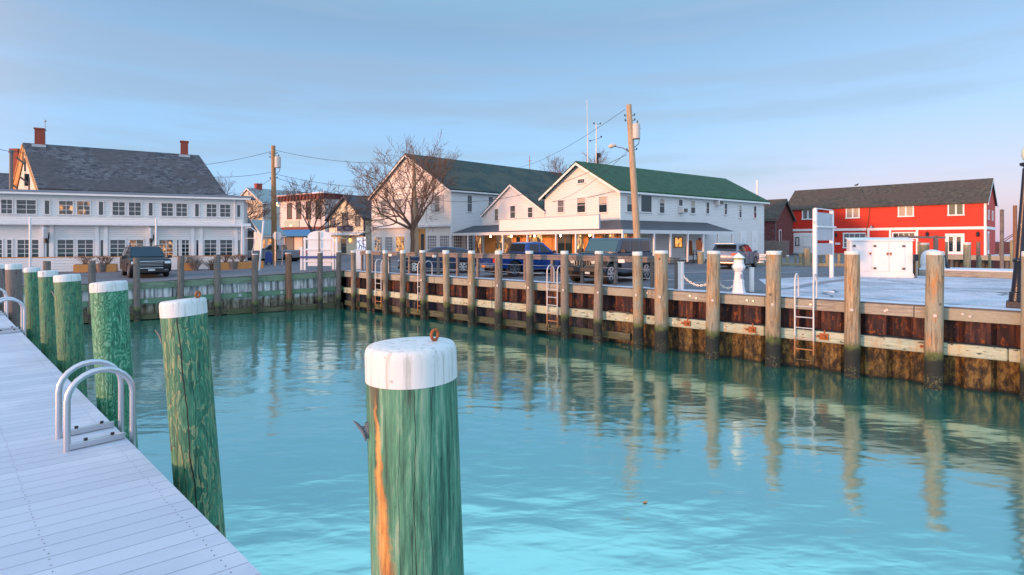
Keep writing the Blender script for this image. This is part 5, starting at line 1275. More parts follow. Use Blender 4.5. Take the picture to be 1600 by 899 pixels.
# lamp arm on pole 2
lt = at(953.5,35,zat(229,35)) - pb2; jn = at(988,35,zat(241,35)) - pb2
m = MB(); m.tube([jn, jn.lerp(lt,.4) + V((0,0,.18)), lt.lerp(jn,.2) + V((0,0,.1))], .035, 6); m.build('lamp_arm', galv, pl2, smooth=60)
m = MB(); m.tube([lt + V((.38,0,.08)), lt + V((.2,0,.06)), lt, lt + V((-.12,0,-.03))], [.06,.13,.15,.05], 10); m.build('lamp_head', plain('lamp_head_grey',(.5,.46,.40),.5), pl2, smooth=60)
# wires
def wire(a, b, sag, label, r=.016, n=14):
    m = MB(); m.tube([a.lerp(b, i/n) - V((0,0,sag*4*(i/n)*(1-i/n))) for i in range(n+1)], r, 4); o = m.build('overhead_wire', wirem); tag(o, label, 'wire', 'overhead wires')
T1 = pb1 + pt1; T2 = pb2 + pt2; T3 = pb3 + pt3
P = lambda px, py, Y: at(px, Y, zat(py, Y))
wire(T1 + V((-.2,0,-.5)), P(200,262,46), .5, 'top wire running left from the orange brown pole behind the chimney')
wire(T1 + V((0,0,-2.3)), P(290,274,47), .3, 'thick cable running left from the middle of the orange brown pole')
wire(T1 + V((0,0,-2.8)), P(350,306,52), .4, 'sloping cable dropping left from the orange brown pole to the roofs')
wire(T1 + V((.2,0,-.4)), T3 + V((0,0,-.2)), .5, 'top wire between the orange brown pole and the plain leaning pole')
wire(T1 + V((.2,0,-2.5)), T3 + V((0,0,-2.6)), .5, 'upper cable sagging towards the plain leaning pole')
wire(T1 + V((.2,0,-2.8)), T3 + V((0,0,-3.1)), .9, 'lower cable sagging towards the plain leaning pole')
wire(T1 + V((0,0,-4.9)), P(385,322,64), .3, 'low cable from the orange brown pole to the pale grey house')
wire(T2 + V((-.25,0,-.3)), P(810,262,78), .6, 'thin wire running left behind from the top of the tall pale pole')
wire(T2 + V((-.1,0,-3.0)), P(845,318,50), .8, 'upper service cable from the tall pale pole to the gabled shop')
wire(T2 + V((-.1,0,-3.2)), T3 + V((0,0,-3.4)), 1.6, 'long sagging cable from the tall pale pole past the gables')
wire(P(-20,228,30), P(34,238,41), .1, 'thick dark cable entering at the upper left edge above the flue')
wire(P(-20,322,32), P(30,298,41), .1, 'thin wire crossing the left house gable near the flue')
wire(P(849,318,49), P(966,296.5,40.8), .2, 'cable strung along the front gable of the green roofed store')

# ------------------------------------------------------------------ bare trees
def bare_tree(label, base, h, spread, trunk_r, mat, seed, name='bare_tree', trunkh=.3, lv=5, kids=3, up=.35):
    rnd = random.Random(seed); root = thing(name, label, 'tree', base)
    tm = MB(); cm = MB()
    tips = []
    lean = V((rnd.uniform(-.08,.08), rnd.uniform(-.05,.05), 0))
    p = V((0,0,-.1)); pts = [p]; N = 5
    for i in range(N): p = p + V((rnd.uniform(-.06,.06), rnd.uniform(-.06,.06), h*trunkh/N)) + lean*.3; pts.append(p)
    tm.tube(pts, [trunk_r*(1.25 if i == 0 else 1 - .05*i) for i in range(N+1)], 10)
    tm.build('trunk', mat, root, smooth=60)
    def grow(p, d, L, r, l):
        n = 4; pts = [p]; rs = [r]; q_ = p; dd = d.copy()
        for i in range(n):
            dd = (dd + V((rnd.gauss(0,.13), rnd.gauss(0,.13), rnd.gauss(.03,.1)))).normalized()
            q_ = q_ + dd*L/n; pts.append(q_); rs.append(max(.012, r*(1 - .5*(i+1)/n)))
            if l > 0 and i >= 1 and (i < n-1):
                for _ in range(1 if rnd.random() < .8 else 2):
                    ax = V((rnd.gauss(0,1), rnd.gauss(0,1), rnd.gauss(0,.5))); ax = (ax - dd*ax.dot(dd)).normalized()
                    nd = (dd*.62 + ax*.75 + V((0,0,up*.35))).normalized()
                    grow(q_, nd, L*rnd.uniform(.5,.72), max(.012, rs[-1]*.66), l-1)
        cm.tube(pts, rs, 5 if r > .04 else 3, caps=False)
        if l > 0:
            for _ in range(2):
                ax = V((rnd.gauss(0,1), rnd.gauss(0,1), rnd.gauss(0,.4))); ax = (ax - dd*ax.dot(dd)).normalized()
                grow(q_, (dd*.8 + ax*.5 + V((0,0,up*.3))).normalized(), L*rnd.uniform(.55,.75), max(.012, rs[-1]*.82), l-1)
    top = pts[-1]; nb = kids + 2
    for i in range(nb):
        a = 2*math.pi*(i + rnd.uniform(-.3,.3))/nb
        el = rnd.uniform(.45,.9) if i < nb-1 else 1.3
        d = V((math.cos(a)*math.cos(el)*spread, math.sin(a)*math.cos(el)*spread, math.sin(el))).normalized()
        grow(top - V((0,0,rnd.uniform(0,.4)*h*trunkh*.3)), d, h*(1-trunkh)*.5*rnd.uniform(.85,1.1), trunk_r*.62, lv-1)
    cm.build('branches', mat, root)
    return root
b_ = gat(643,50); bare_tree('big bare spreading tree in front of the weathered white barn', b_, 9.8, .85, .22, barktan, 17, trunkh=.31, lv=5, kids=5)
b_ = gat(487,47); bare_tree('slender bare tree in front of the victorian shop', b_, 6.6, .75, .13, barkm, 5, trunkh=.4, lv=5)
b_ = gat(355,72); bare_tree('leafless tree top showing behind the right end of the grey roof', b_, 10.2, 1.1, .2, barkm, 21, trunkh=.4, lv=5)
b_ = gat(893,80); bare_tree('reddish bare tree crown rising behind the flagpole', b_, 15.3, 1.0, .3, barkred, 31, trunkh=.52, lv=5)
b_ = gat(575,84); bare_tree('low bare tree behind the cream cottage roof', b_, 9.6, 1.0, .2, barkred, 41, trunkh=.45, lv=4)

# ------------------------------------------------------------------ cars
def shell(m, poly, ys, mi=0):
    """poly = side outline (x, z); ys = [(y, scale)]"""
    n = len(poly); cx = sum(p[0] for p in poly)/n; cz = sum(p[1] for p in poly)/n
    vs = []
    for y, sx, sz in ys: vs += [((x-cx)*sx+cx, y, (z-cz)*sz+cz) for x, z in poly]
    fs = [tuple(range(n))[::-1], tuple((len(ys)-1)*n + i for i in range(n))]
    for k_ in range(len(ys)-1):
        for i in range(n):
            j = (i+1) % n; fs.append((k_*n+i, k_*n+j, k_*n+n+j, k_*n+n+i))
    m.add(vs, fs, mi)
def arch(cx, r, zb, n=10):
    a0 = math.asin(max(-1, min(1, (zb - r*.9)/r))) if False else 0
    return [(cx - r*math.cos(math.pi*i/n), zb + r*math.sin(math.pi*i/n)*1.0) for i in range(n+1)]
def make_car(name, label, loc, heading, sc, pm, W, body, cab, wheels, wr, wins, cat='car', wt=None, flat=False, extra=None, glassm=None):
    root = thing(name, label, cat, loc, heading); root.scale = (sc, sc, sc)
    w = W/2; m = MB()
    shell(m, body, [(-w,.97,.93),(-w+.06,.992,.98),(-w+.16,1,1),(w-.16,1,1),(w-.06,.992,.98),(w,.97,.93)])
    bd = m.build('body', pm, root, smooth=35)
    # cabin
    wtop = wt or w*.78; zb = min(z for _, z in cab); zt = max(z for _, z in cab)
    yof = lambda z: (w-.07) + (wtop - (w-.07))*(z-zb)/(zt-zb)
    m = MB(); n = len(cab); vs = [(x,-yof(z),z) for x,z in cab] + [(x,yof(z),z) for x,z in cab]
    m.add(vs, [tuple(range(n))[::-1], tuple(range(n,2*n))] + [(i,(i+1)%n,n+(i+1)%n,n+i) for i in range(n)])
    m.build('cabin', pm, root, smooth=25, bevel=.07, seg=3)
    gm = glassm or carglass
    for pts in wins.get('side', []):
        for sg_ in (-1, 1):
            m = MB(); pp = [V((x, sg_*(yof(z)+.006), z)) for x, z in pts]; m.slab(pp, (0, -sg_*.02, 0)); m.build('side_window', gm, root)
    for nm, (xa,za,xb,zb2), gmm in wins.get('ends', []):
        d = V((xb-xa,0,zb2-za)).normalized(); nrm = V((d.z,0,-d.x)); nrm = nrm if (nrm.x > 0) == (xa > 0 or nm == 'windscreen') else -nrm
        if nm == 'rear_window' and nrm.x > 0: nrm = -nrm
        ia, ib = yof(za)-.10, yof(zb2)-.10
        o_ = nrm*.012; m = MB(); m.slab([V((xa,-ia,za))+o_, V((xa,ia,za))+o_, V((xb,ib,zb2))+o_, V((xb,-ib,zb2))+o_], -nrm*.02); m.build(nm, gmm, root)
    # wheels
    for x in wheels:
        for sg_ in (-1, 1):
            wl = bpy.data.objects.new('wheel', None); COL.objects.link(wl); wl.parent = root; wl.location = (x, sg_*(w-.125), wr)
            m = MB(); m.M = Matrix.Rotation(R(90),4,'X'); m.lathe([(wr*.62,-.11),(wr*.9,-.12),(wr,-.08),(wr,.08),(wr*.9,.12),(wr*.62,.11)], 28); m.build('tyre', rubber, wl, smooth=40)
            m = MB(); m.M = Matrix.Rotation(R(-90*sg_),4,'X')
            m.lathe([(wr*.66,.085),(wr*.66,.118),(wr*.58,.12),(wr*.56,.095)], 24)
            m.lathe([(wr*.15,.08),(wr*.15,.122)], 10)
            for k_ in range(6):
                a = k_*math.pi/3
                for da in (-.14,.14): m.bar((math.cos(a+da)*wr*.1, math.sin(a+da)*wr*.1,.105), (math.cos(a+da*.9)*wr*.6, math.sin(a+da*.9)*wr*.6,.105), .045, .03)
            m.build('rim', chrome, wl, smooth=40)
            m = MB(); m.M = Matrix.Rotation(R(-90*sg_),4,'X'); m.lathe([(wr*.57,.03),(wr*.57,.07)], 20); m.build('brake_disc', underm, wl)
    m = MB()
    for x in wheels: m.box(x-wr*1.1,x+wr*1.1,-w+.25,w-.25,wr*.5,wr*2.2)
    m.box(min(p_[0] for p_ in body)+.3, max(p_[0] for p_ in body)-.3, -w+.2, w-.2, .2, .5)
    m.build('underbody', underm, root)
    if extra: extra(root, w, yof)
    return root
def boxp(root, name, mat, *b, bevel=.02, rot=None):
    m = MB(); m.box(*b); return m.build(name, mat, root, bevel=bevel)
def seams(root, w, xs, z0, z1, hz=None):
    for x in xs:
        for sg_ in (-1,1):
            m = MB(); m.box(x-.006,x+.006,sg_*(w+.0)-.012,sg_*(w+.0)+.003,z0,z1); m.build('door_seam', underm, root)
def handles(root, w, xs, z, mat):
    for x in xs:
        for sg_ in (-1,1):
            m = MB(); m.box(x-.1,x+.1,sg_*w-.02,sg_*w+.035,z-.02,z+.02); m.build('door_handle', mat, root, bevel=.008)
def mirrors(root, w, x, z, mat):
    for sg_ in (-1,1):
        m = MB(); m.box(x-.06,x+.06,sg_*(w+.14)-.1,sg_*(w+.14)+.1,z-.07,z+.1); m.box(x-.02,x+.02,min(sg_*(w-.04),sg_*(w+.06)),max(sg_*(w-.04),sg_*(w+.06)),z-.05,z+.0); m.build('door_mirror', mat, root, bevel=.02)

def suv_body(L, zb=.34, belt=1.06, hood=1.0, wr=.4, rear=1.05, wx=(-1.42,1.45)):
    h = L/2; a = wr*1.17
    return [(-h+.05,zb+.12),(-h+.3,zb-.04)] + [(wx[0]-a,zb-.04)] + arch(wx[0],a,wr*.95)[0:] + [(wx[0]+a,zb-.06),(wx[1]-a,zb-.06)] + arch(wx[1],a,wr*.95) + [(wx[1]+a,zb-.04),(h-.2,zb-.02),(h-.03,zb+.14),(h,zb+.36),(h-.05,hood-.12),(h-.2,hood),(h-1.35,belt+.02),(h-1.5,belt+.04),(-h+.1,rear+.03),(-h+.02,rear-.08),(-h,zb+.35)]
# black SUV
def ex_suv(root, w, yof):
    h = 2.45
    boxp(root,'grille',black, h-.04,h+.03,-.55,.55,.62,.9)
    for z in (.68,.76,.84): boxp(root,'grille_bar',galv, h+.032,h+.045,-.53,.53,z-.012,z+.012,bevel=0)
    boxp(root,'grille_surround',chrome, h-.02,h+.036,-.6,.6,.905,.94,bevel=.01)
    boxp(root,'lower_bumper',black, h-.1,h+.05,-.8,.8,.3,.5); boxp(root,'bumper_strip',chrome, h+.0,h+.06,-.55,.55,.53,.57,bevel=.01)
    for s_ in (-1,1): boxp(root,'headlight',headl, h-.16,h+.012,min(s_*.62,s_*.92),max(s_*.62,s_*.92),.78,.92); boxp(root,'fog_lamp',headl, h-.05,h+.05,s_*.7-.1,s_*.7+.1,.4,.47)
    boxp(root,'licence_plate',plate_w, h+.052,h+.065,-.16,.16,.4,.5,bevel=0)
    for s_ in (-1,1): m = MB(); m.bar((-1.7,s_*.7,1.75),(.2,s_*.7,1.77),.04,.04); m.build('roof_rail', black, root)
    mirrors(root,w,1.0,1.12,black); seams(root,w,(.95,-.1,-1.05),.4,1.0); handles(root,w,(.1,-.95),.95,black)
bk = NT('black_car_paint').set((.005,.006,.011), .38)
suv_c = at(226,31.2); hd = math.atan2(-.75,.66)
make_car('parked_suv','black suv parked nose out in front of the restaurant', V((suv_c.x,suv_c.y,gz(suv_c.x,suv_c.y))) , hd, .98, bk, 1.92, suv_body(4.9,.34,1.08,1.04,.4), [(1.15,1.08),(.30,1.68),(-.3,1.74),(-1.9,1.68),(-2.35,1.1)], (-1.42,1.45), .4,
  {'side':[[(.85,1.14),(.33,1.6),(-.05,1.64),(-.05,1.14)],[(-.15,1.14),(-.15,1.64),(-1.0,1.63),(-1.0,1.14)],[(-1.1,1.16),(-1.1,1.62),(-1.8,1.58),(-2.05,1.18)]],'ends':[('windscreen',(1.06,1.15,.44,1.62),carglass_d),('rear_window',(-2.3,1.2,-1.97,1.64),carglass)]}, extra=ex_suv)
# dark blue crossover
db = paint('dark_blue_car_paint',(.008,.026,.08))
def ex_cross(root, w, yof):
    h = 2.3
    for s_ in (-1,1): boxp(root,'headlight',headl, h-.3,h-.02,min(s_*.58,s_*.9),max(s_*.58,s_*.9),.66,.78); boxp(root,'tail_light',redlens, -h-.01,-h+.25,min(s_*.6,s_*.905),max(s_*.6,s_*.905),.86,.98)
    boxp(root,'grille',black, h-.06,h+.02,-.5,.5,.45,.7); boxp(root,'lower_bumper',black, h-.1,h+.03,-.8,.8,.26,.4)
    mirrors(root,w,.75,1.02,db); seams(root,w,(.8,-.2,-1.1),.35,.95); handles(root,w,(0,-1.0),.9,chrome)
c_ = at(686,29.9)
make_car('parked_car','dark blue crossover car parked side on behind the railing, left of the blue pickup', V((c_.x,c_.y,2.13)), R(186), .93, db, 1.86, suv_body(4.6,.32,.98,.90,.36,1.02,(-1.38,1.4)), [(1.15,.97),(.2,1.48),(-.4,1.52),(-1.5,1.40),(-2.2,1.04)], (-1.38,1.4), .36,
  {'side':[[(.85,1.02),(.2,1.40),(-.1,1.43),(-.1,1.02)],[(-.2,1.02),(-.2,1.44),(-1.0,1.38),(-1.15,1.03)],[(-1.25,1.04),(-1.1,1.36),(-1.5,1.30),(-1.75,1.08)]],'ends':[('windscreen',(1.1,1.01,.28,1.45),carglass_l),('rear_window',(-2.12,1.08,-1.58,1.38),carglass)]}, extra=ex_cross)
# blue pickup
bp = paint('bright_blue_car_paint',(.008,.052,.25))
def pick_body(zb=.42):
    wr = .42; a = .5; h = 2.8; wx = (-1.6,1.75)
    return [(-h,zb+.16),(-h+.1,zb+.06)] + [(wx[0]-a,zb+.02)] + arch(wx[0],a,wr) + [(wx[0]+a,zb-.06),(wx[1]-a,zb-.06)] + arch(wx[1],a,wr) + [(wx[1]+a,zb),(h-.15,zb),(h,zb+.2),(h,1.0),(h-.1,1.14),(h-1.6,1.22),(.95,1.24),(-h+.02,1.22),(-h,1.15)]
def ex_pick(root, w, yof):
    h = 2.8
    m = MB(); m.box(-h+.08,-.92,-w+.12,w-.12,1.2,1.232); m.build('bed_shade_panel', underm, root)  # flat dark panel stands in for the shaded open bed
    for s_ in (-1,1): boxp(root,'tail_light',redlens, -h-.015,-h+.12,min(s_*.78,s_*(w+.006)),max(s_*.78,s_*(w+.006)),.78,1.16); boxp(root,'headlight',headl, h-.15,h+.012,min(s_*.6,s_*.97),max(s_*.6,s_*.97),.9,1.08)
    boxp(root,'rear_bumper',chrome, -h-.14,-h+.02,-.9,.9,.48,.64); boxp(root,'licence_plate',orangelens, -h-.16,-h-.145,-.17,.17,.5,.62,bevel=0)
    m = MB(); m.box(-h-.014,-h+.0,-.74,.74,.72,1.14); m.build('tailgate', bp_cur[0], root); m = MB(); m.box(-h-.03,-h-.016,-.14,.14,.98,1.06); m.build('tailgate_handle', black, root)
    boxp(root,'grille',black, h-.04,h+.03,-.58,.58,.7,1.0); boxp(root,'front_bumper',chrome, h-.1,h+.1,-.92,.92,.46,.66)
    m = MB(); m.box(-.62,-.5,-.16,.16,1.865,1.895); m.build('brake_lamp', redlens, root)
    for s_ in (-1,1): m = MB(); m.box(-.85,1.0,min(s_*(w-.08),s_*(w+.06)),max(s_*(w-.08),s_*(w+.06)),.36,.4); m.build('side_step', chrome, root)
    mirrors(root,w,.85,1.3,black); seams(root,w,(.95,.1,-.85),.5,1.15); handles(root,w,(.25,-.6),1.08,black)
bp_cur = [bp]
c_ = V((.09,26.2,0)); hd = R(30); hv_ = V((math.cos(hd),math.sin(hd),0)); hl_ = V((-hv_.y,hv_.x,0)); cen = c_ + hv_*1.6*.9 + hl_*.9*.9
wins_p = {'side':[[(.75,1.29),(.28,1.72),(.18,1.75),(.1,1.75),(.1,1.29)],[(0,1.29),(0,1.75),(-.55,1.74),(-.62,1.29)]],'ends':[('windscreen',(1.0,1.28,.38,1.8),carglass_l),('rear_window',(-.88,1.32,-.8,1.76),carglass)]}
pk = make_car('pickup_truck','bright blue pickup truck seen from behind its tailgate on the quay', V((cen.x,cen.y,2.13)), hd, .9, bp, 2.0, pick_body(), [(1.08,1.23),(.35,1.83),(-.1,1.87),(-.75,1.83),(-.9,1.23)], (-1.6,1.75), .42, wins_p, cat='pickup', extra=ex_pick)
# silver pickup far back
sv = paint('silver_car_paint',(.34,.36,.40)); bp_cur[0] = sv
c_ = at(431,51.5)
make_car('pickup_truck','silver pickup truck parked by the blue awning far behind', V((c_.x,c_.y,gz(c_.x,c_.y))), R(183), .92, sv, 2.0, pick_body(), [(1.08,1.23),(.35,1.83),(-.1,1.87),(-.75,1.83),(-.9,1.23)], (-1.6,1.75), .42, wins_p, cat='pickup', extra=ex_pick)
# off-road car
gy = paint('gunmetal_car_paint',(.03,.055,.09))
blk = plain('black_plastic',(.02,.022,.026),.6)
def ex_off(root, w, yof):
    h = 2.05
    boxp(root,'grille',gy, h-.05,h+.05,-.58,.58,.68,1.16)
    for i in range(7):
        y = -.36 + i*.12; boxp(root,'grille_slot',chrome, h+.04,h+.065,y-.042,y-.02,.76,1.06,bevel=0); boxp(root,'grille_slot',underm, h+.04,h+.056,y-.018,y+.042,.76,1.06,bevel=0)
    for s_ in (-1,1):
        m = MB(); m.M = Matrix.Translation((h+.04,s_*.5,.95)) @ Matrix.Rotation(R(90),4,'Y'); m.lathe([(.12,0),(.115,.03),(.06,.045)], 18); m.build('headlight', headl, root, smooth=50)
        m = MB(); m.M = Matrix.Translation((h+.036,s_*.5,.95)) @ Matrix.Rotation(R(90),4,'Y'); m.lathe([(.145,0),(.14,.02),(.12,.02)], 18); m.build('headlight_ring', chrome, root, smooth=50)
        for x in (-1.48,1.42):
            y0, y1 = sorted((s_*(w-.08), s_*(w+.12)))
            m = MB(); m.slab([(x-.6,y0,.62),(x-.42,y0,.98),(x+.42,y0,.98),(x+.62,y0,.66),(x+.62,y0,.74),(x+.46,y0,1.06),(x-.46,y0,1.06),(x-.64,y0,.7)], (0,y1-y0,0)); m.build('fender_flare', blk if x>0 else gy, root, bevel=.015)
        boxp(root,'tail_light',redlens, -h-.02,-h+.05,min(s_*.68,s_*.86),max(s_*.68,s_*.86),.8,1.05)
        m = MB(); m.box(-.9,.8,min(s_*(w-.05),s_*(w+.1)),max(s_*(w-.05),s_*(w+.1)),.38,.44); m.build('side_step', blk, root)
    boxp(root,'front_bumper',blk, h+.05,h+.28,-.85,.85,.5,.68); boxp(root,'hitch_plate',headl, h+.285,h+.3,.28,.5,.42,.5,bevel=0)
    boxp(root,'hood_scoop',gy, .95,h-.25,-.42,.42,1.2,1.245,bevel=.03)
    m = MB(); m.M = Matrix.Translation((-h-.12,0,.98)) @ Matrix.Rotation(R(90),4,'Y'); m.lathe([(.2,-.1),(.38,-.11),(.4,0),(.38,.1),(.2,.1)], 22); m.build('spare_wheel', rubber, root, smooth=40)
    mirrors(root,w,.7,1.3,blk); seams(root,w,(.72,-.25,-1.05),.5,1.2); handles(root,w,(-.1,-.9),1.1,blk)
ob = [(-2.05,.5),(-2.0,.44),(-2.02,.46)] + arch(-1.48,.46,.46) + [(-1.0,.42),(.94,.42)] + arch(1.42,.46,.46) + [(1.9,.5),(2.05,.55),(2.07,1.12),(2.0,1.19),(.85,1.24),(-2.05,1.24)]
hd = math.atan2(-.74,-.67); hv_ = V((math.cos(hd),math.sin(hd),0)); hl_ = V((-hv_.y,hv_.x,0))
fw_ = at(953,21.85); cen = fw_ - hv_*1.42*1.0 - hl_*.85*1.0
make_car('off_road_car','boxy gunmetal off road car with slotted grille facing the water', V((cen.x,cen.y,2.14)), hd, 1.0, gy, 1.84, ob, [(.82,1.23),(.48,1.78),(.38,1.84),(-1.95,1.84),(-2.02,1.78),(-2.05,1.23)], (-1.48,1.42), .41,
  {'side':[[(.6,1.28),(.36,1.7),(-.18,1.72),(-.18,1.28)],[(-.3,1.28),(-.3,1.72),(-1.0,1.72),(-1.0,1.28)],[(-1.12,1.3),(-1.12,1.72),(-1.88,1.72),(-1.88,1.3)]],'ends':[('windscreen',(.8,1.27,.51,1.74),carglass_l),('rear_window',(-2.055,1.3,-2.03,1.72),carglass)]}, cat='car', wt=.80, extra=ex_off)
# grey suv at right
gs = paint('blue_grey_car_paint',(.15,.20,.28))
def ex_gs(root, w, yof):
    h = 2.3
    for s_ in (-1,1): boxp(root,'tail_light',redlens, -h-.02,-h+.3,min(s_*.45,s_*(w+.006)),max(s_*.45,s_*(w+.006)),.86,1.0); boxp(root,'headlight',headl, h-.25,h+.0,min(s_*.55,s_*.88),max(s_*.55,s_*.88),.7,.84)
    boxp(root,'rear_bumper',black, -h-.05,-h+.08,-.82,.82,.32,.5); boxp(root,'licence_plate',plate_w, -h-.035,-h-.02,-.2,.2,.72,.84,bevel=0); boxp(root,'bumper_strip',chrome,-h-.06,-h-.04,-.6,.6,.4,.43,bevel=0)
    mirrors(root,w,.85,1.05,gs); seams(root,w,(.9,-.15,-1.05),.38,.98); handles(root,w,(.05,-.95),.93,gs)
    m = MB(); m.slab([(-1.9,-.6,1.62),(-2.15,-.6,1.58),(-2.15,.6,1.58),(-1.9,.6,1.62)], (0,0,.03)); m.build('roof_spoiler', gs, root)
hd = math.atan2(.778,.628); hv_ = V((math.cos(hd),math.sin(hd),0)); c_ = at(1131,33.2) + hv_*2.2
make_car('parked_suv','blue grey suv seen from behind near the porch of the white store', V((c_.x,c_.y,2.13)), hd, .98, gs, 1.84, suv_body(4.6,.34,1.02,.96,.37,1.04,(-1.35,1.4)), [(1.15,1.02),(.3,1.55),(-.3,1.62),(-1.8,1.56),(-2.22,1.06)], (-1.35,1.4), .37,
  {'side':[[(.85,1.07),(.28,1.48),(-.08,1.52),(-.08,1.07)],[(-.18,1.07),(-.18,1.52),(-1.0,1.5),(-1.0,1.07)],[(-1.1,1.09),(-1.1,1.49),(-1.65,1.45),(-1.95,1.14)]],'ends':[('windscreen',(1.08,1.07,.38,1.52),carglass_l),('rear_window',(-2.19,1.12,-1.86,1.52),carglass)]}, extra=ex_gs)

# small clutter by the store
p_ = gat(1095,40.5); root = thing('timber_bollard', 'thick short timber stump by the store porch', 'bollard', p_); m = MB(); m.lathe([(.22,0),(.23,.85),(.2,.9)], 12); m.build('stump', post_wood, root, smooth=40); m = MB(); m.lathe([(.19,.903),(.05,.93)], 12); m.build('top', grey_trim, root)
p_ = gat(1087,41.5); root = thing('sandwich_board', 'small black stand with red edged board under the porch', 'stand', p_, .4)
m = MB(); m.bar((-.25,0,0),(-.1,.1,1.0),.05,.05); m.bar((.25,0,0),(.1,.1,1.0),.05,.05); m.bar((-.3,.05,.7),(.3,.05,.7),.05,.05); m.build('stand', black, root); m = MB(); m.bar((.25,-.06,1.0),(.35,.05,1.75),.5,.04); m.build('board', rusty, root)
p_ = gat(1189,39.5); root = thing('buoy_pile', 'low heap of pale coiled rope beside the grey suv', 'rope', p_); m = MB()
for i in range(7): m.tube(ring_path(V((random.uniform(-.3,.3),random.uniform(-.2,.2),.05+i*.1)), .35+random.uniform(-.1,.1), V((1,0,random.uniform(-.2,.2))), V((0,1,random.uniform(-.2,.2)))), .05, 6, closed=True)
m.build('coils', chain_m, root, smooth=60); m = MB(); m.lathe([(.05,0),(.2,.1),(.22,.3),(.05,.45)], 12, (.5,0,0)); m.build('float', plain('teal_float',(.1,.35,.38),.5), root, smooth=60)
for px, Y, h_ in ((1344,36.4,.9),):
    p_ = gat(px, Y)

lf = plain('dead_leaf',(.5,.26,.14),.8,var=.3,sc=30)
for px, py, lb in ((1008,786,'lone orange leaf floating in the open water'),(927,545,'brown leaf floating near the rusty seawall')):
    Y = CZ*K/(py-HY); p_ = at(px,Y,.006); m = MB(); m.slab([(-.11,0,0),(-.04,.045,.01),(.05,.03,.0),(.10,.0,.012),(.04,-.04,.0),(-.05,-.035,.008)], (0,0,.006)); o = m.build('leaf', lf); o.location = p_; o.rotation_euler = (0,0,.3); o.scale = (.45,.45,1); tag(o, lb, 'leaf')
# ------------------------------------------------------------------ sky, sun, camera
w = bpy.data.worlds.new('World'); scene.world = w; w.use_nodes = True
nt = w.node_tree; nt.nodes.clear()
N = lambda ty, **k_: (lambda x: [setattr(x, a, b) for a, b in k_.items()] and x or x)(nt.nodes.new(ty))
def lk(a, b): nt.links.new(a, b)
SUN_EL = R(6); SD = V((-.86,-.51,0)).normalized(); sundir = V((SD.x*math.cos(SUN_EL), SD.y*math.cos(SUN_EL), math.sin(SUN_EL)))
sky = N('ShaderNodeTexSky', sky_type='NISHITA', sun_disc=False); sky.sun_elevation = SUN_EL; sky.sun_rotation = math.atan2(SD.x, SD.y) % (2*math.pi); sky.air_density = 1.2; sky.dust_density = 1.0; sky.ozone_density = 2.5
bg1 = N('ShaderNodeBackground'); lk(sky.outputs[0], bg1.inputs[0]); bg1.inputs[1].default_value = .06
tc = N('ShaderNodeTexCoord'); sx = N('ShaderNodeSeparateXYZ'); lk(tc.outputs['Generated'], sx.inputs[0])
def ramp(fac, stops):
    x = N('ShaderNodeValToRGB'); e = x.color_ramp.elements
    while len(e) < len(stops): e.new(.5)
    for i, (p_, c_) in enumerate(stops): e[i].position = p_; e[i].color = (*c_, 1)
    lk(fac, x.inputs[0]); return x.outputs[0]
def dot(v):
    x = N('ShaderNodeVectorMath', operation='DOT_PRODUCT'); lk(tc.outputs['Generated'], x.inputs[0]); x.inputs[1].default_value = v; return x.outputs['Value']
def mr(v, a, b, c_=0, d=1):
    x = N('ShaderNodeMapRange', interpolation_type='SMOOTHSTEP'); lk(v, x.inputs['Value'])
    for k_, q_ in zip(('From Min','From Max','To Min','To Max'), (a,b,c_,d)): x.inputs[k_].default_value = q_
    return x.outputs[0]
def mul(a, b):
    x = N('ShaderNodeMath', operation='MULTIPLY')
    for i, q_ in enumerate((a, b)):
        if hasattr(q_, 'is_linked'): lk(q_, x.inputs[i])
        else: x.inputs[i].default_value = q_
    return x.outputs[0]
def mixc(f, a, b, mode='MIX'):
    x = N('ShaderNodeMix', data_type='RGBA', blend_type=mode)
    for i, q_ in ((x.inputs['Factor'], f), (x.inputs['A'], a), (x.inputs['B'], b)):
        if hasattr(q_, 'is_linked'): lk(q_, i)
        elif isinstance(q_, (int,float)): i.default_value = q_
        else: i.default_value = (*q_, 1)
    return x.outputs['Result']
base = ramp(sx.outputs[2], [(0,(.245,.40,.68)),(.10,(.225,.405,.69)),(.22,(.215,.375,.61)),(.36,(.165,.275,.425)),(.41,(.17,.315,.455)),(.52,(.46,.84,1.02)),(.72,(.40,.74,1.05)),(1,(.30,.56,1.0))])
anti = V((.80,.60,0)).normalized()
pink = mul(mr(dot(tuple(anti)), .66, 1.0), mr(sx.outputs[2], .22, .0))
col = mixc(pink, base, (.52,.34,.47))
lav = mul(mr(dot((.72,.69,0)), .80, 1.0), mr(sx.outputs[2], .45, .1)); col = mixc(mul(lav, .35), col, (.36,.38,.58))
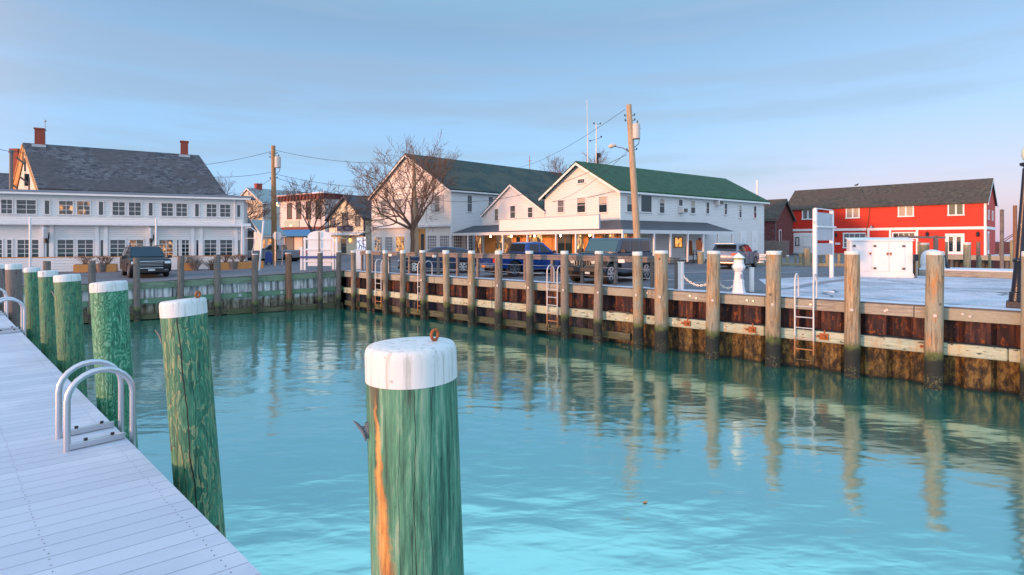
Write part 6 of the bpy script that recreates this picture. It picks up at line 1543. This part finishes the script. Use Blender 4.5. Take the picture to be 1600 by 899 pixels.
mpn = N('ShaderNodeMapping'); mpn.inputs['Scale'].default_value = (1.0,1.4,11); mpn.inputs['Rotation'].default_value = (R(4),R(3),0); lk(tc.outputs['Generated'], mpn.inputs[0])
nz = N('ShaderNodeTexNoise'); nz.inputs['Scale'].default_value = 1.6; nz.inputs['Detail'].default_value = 6; nz.inputs['Roughness'].default_value = .55; lk(mpn.outputs[0], nz.inputs['Vector'])
cl = mul(mul(mr(nz.outputs['Fac'], .42, .66), mr(sx.outputs[2], .0, .12)), mr(sx.outputs[2], .5, .4))
col = mixc(mul(cl, .7), col, (.215,.295,.42))
# afterglow on the sun side, behind the camera
gl = mr(dot(tuple(sundir)), .1, 1.0); glz = mr(sx.outputs[2], .7, .0)
col = mixc(mul(gl, glz), col, (1.5,.80,.48))
bk_ = mul(mr(dot((0,-1,.35)), .0, .9), .75); col = mixc(bk_, col, (.90,1.02,1.24))  # extra brightness added to the unseen sky behind, fills front faces
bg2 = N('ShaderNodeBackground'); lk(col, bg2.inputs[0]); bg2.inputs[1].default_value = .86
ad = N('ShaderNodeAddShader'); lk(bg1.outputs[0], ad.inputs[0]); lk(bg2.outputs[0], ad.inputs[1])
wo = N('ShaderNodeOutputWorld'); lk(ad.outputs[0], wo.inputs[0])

sl = bpy.data.lights.new('sun', 'SUN'); sl.energy = 2.9; sl.angle = R(6); sl.color = (1,.42,.18)
so = bpy.data.objects.new('sun', sl); COL.objects.link(so); so.rotation_euler = (-sundir).to_track_quat('-Z','Y').to_euler(); so.location = (-30,-20,40)

cam = bpy.data.cameras.new('camera'); cam.sensor_width = 36; cam.lens = 36*K/1600; cam.shift_y = -(449.5-HY)/1600; cam.clip_end = 5000; cam.clip_start = .05
co = bpy.data.objects.new('camera', cam); COL.objects.link(co); co.location = (0,0,CZ); co.rotation_euler = (R(90),0,0); scene.camera = co
vs_ = scene.view_settings; vs_.view_transform = 'Standard'; vs_.look = 'None'; vs_.gamma = 1; vs_.use_curve_mapping = False; vs_.exposure = .6
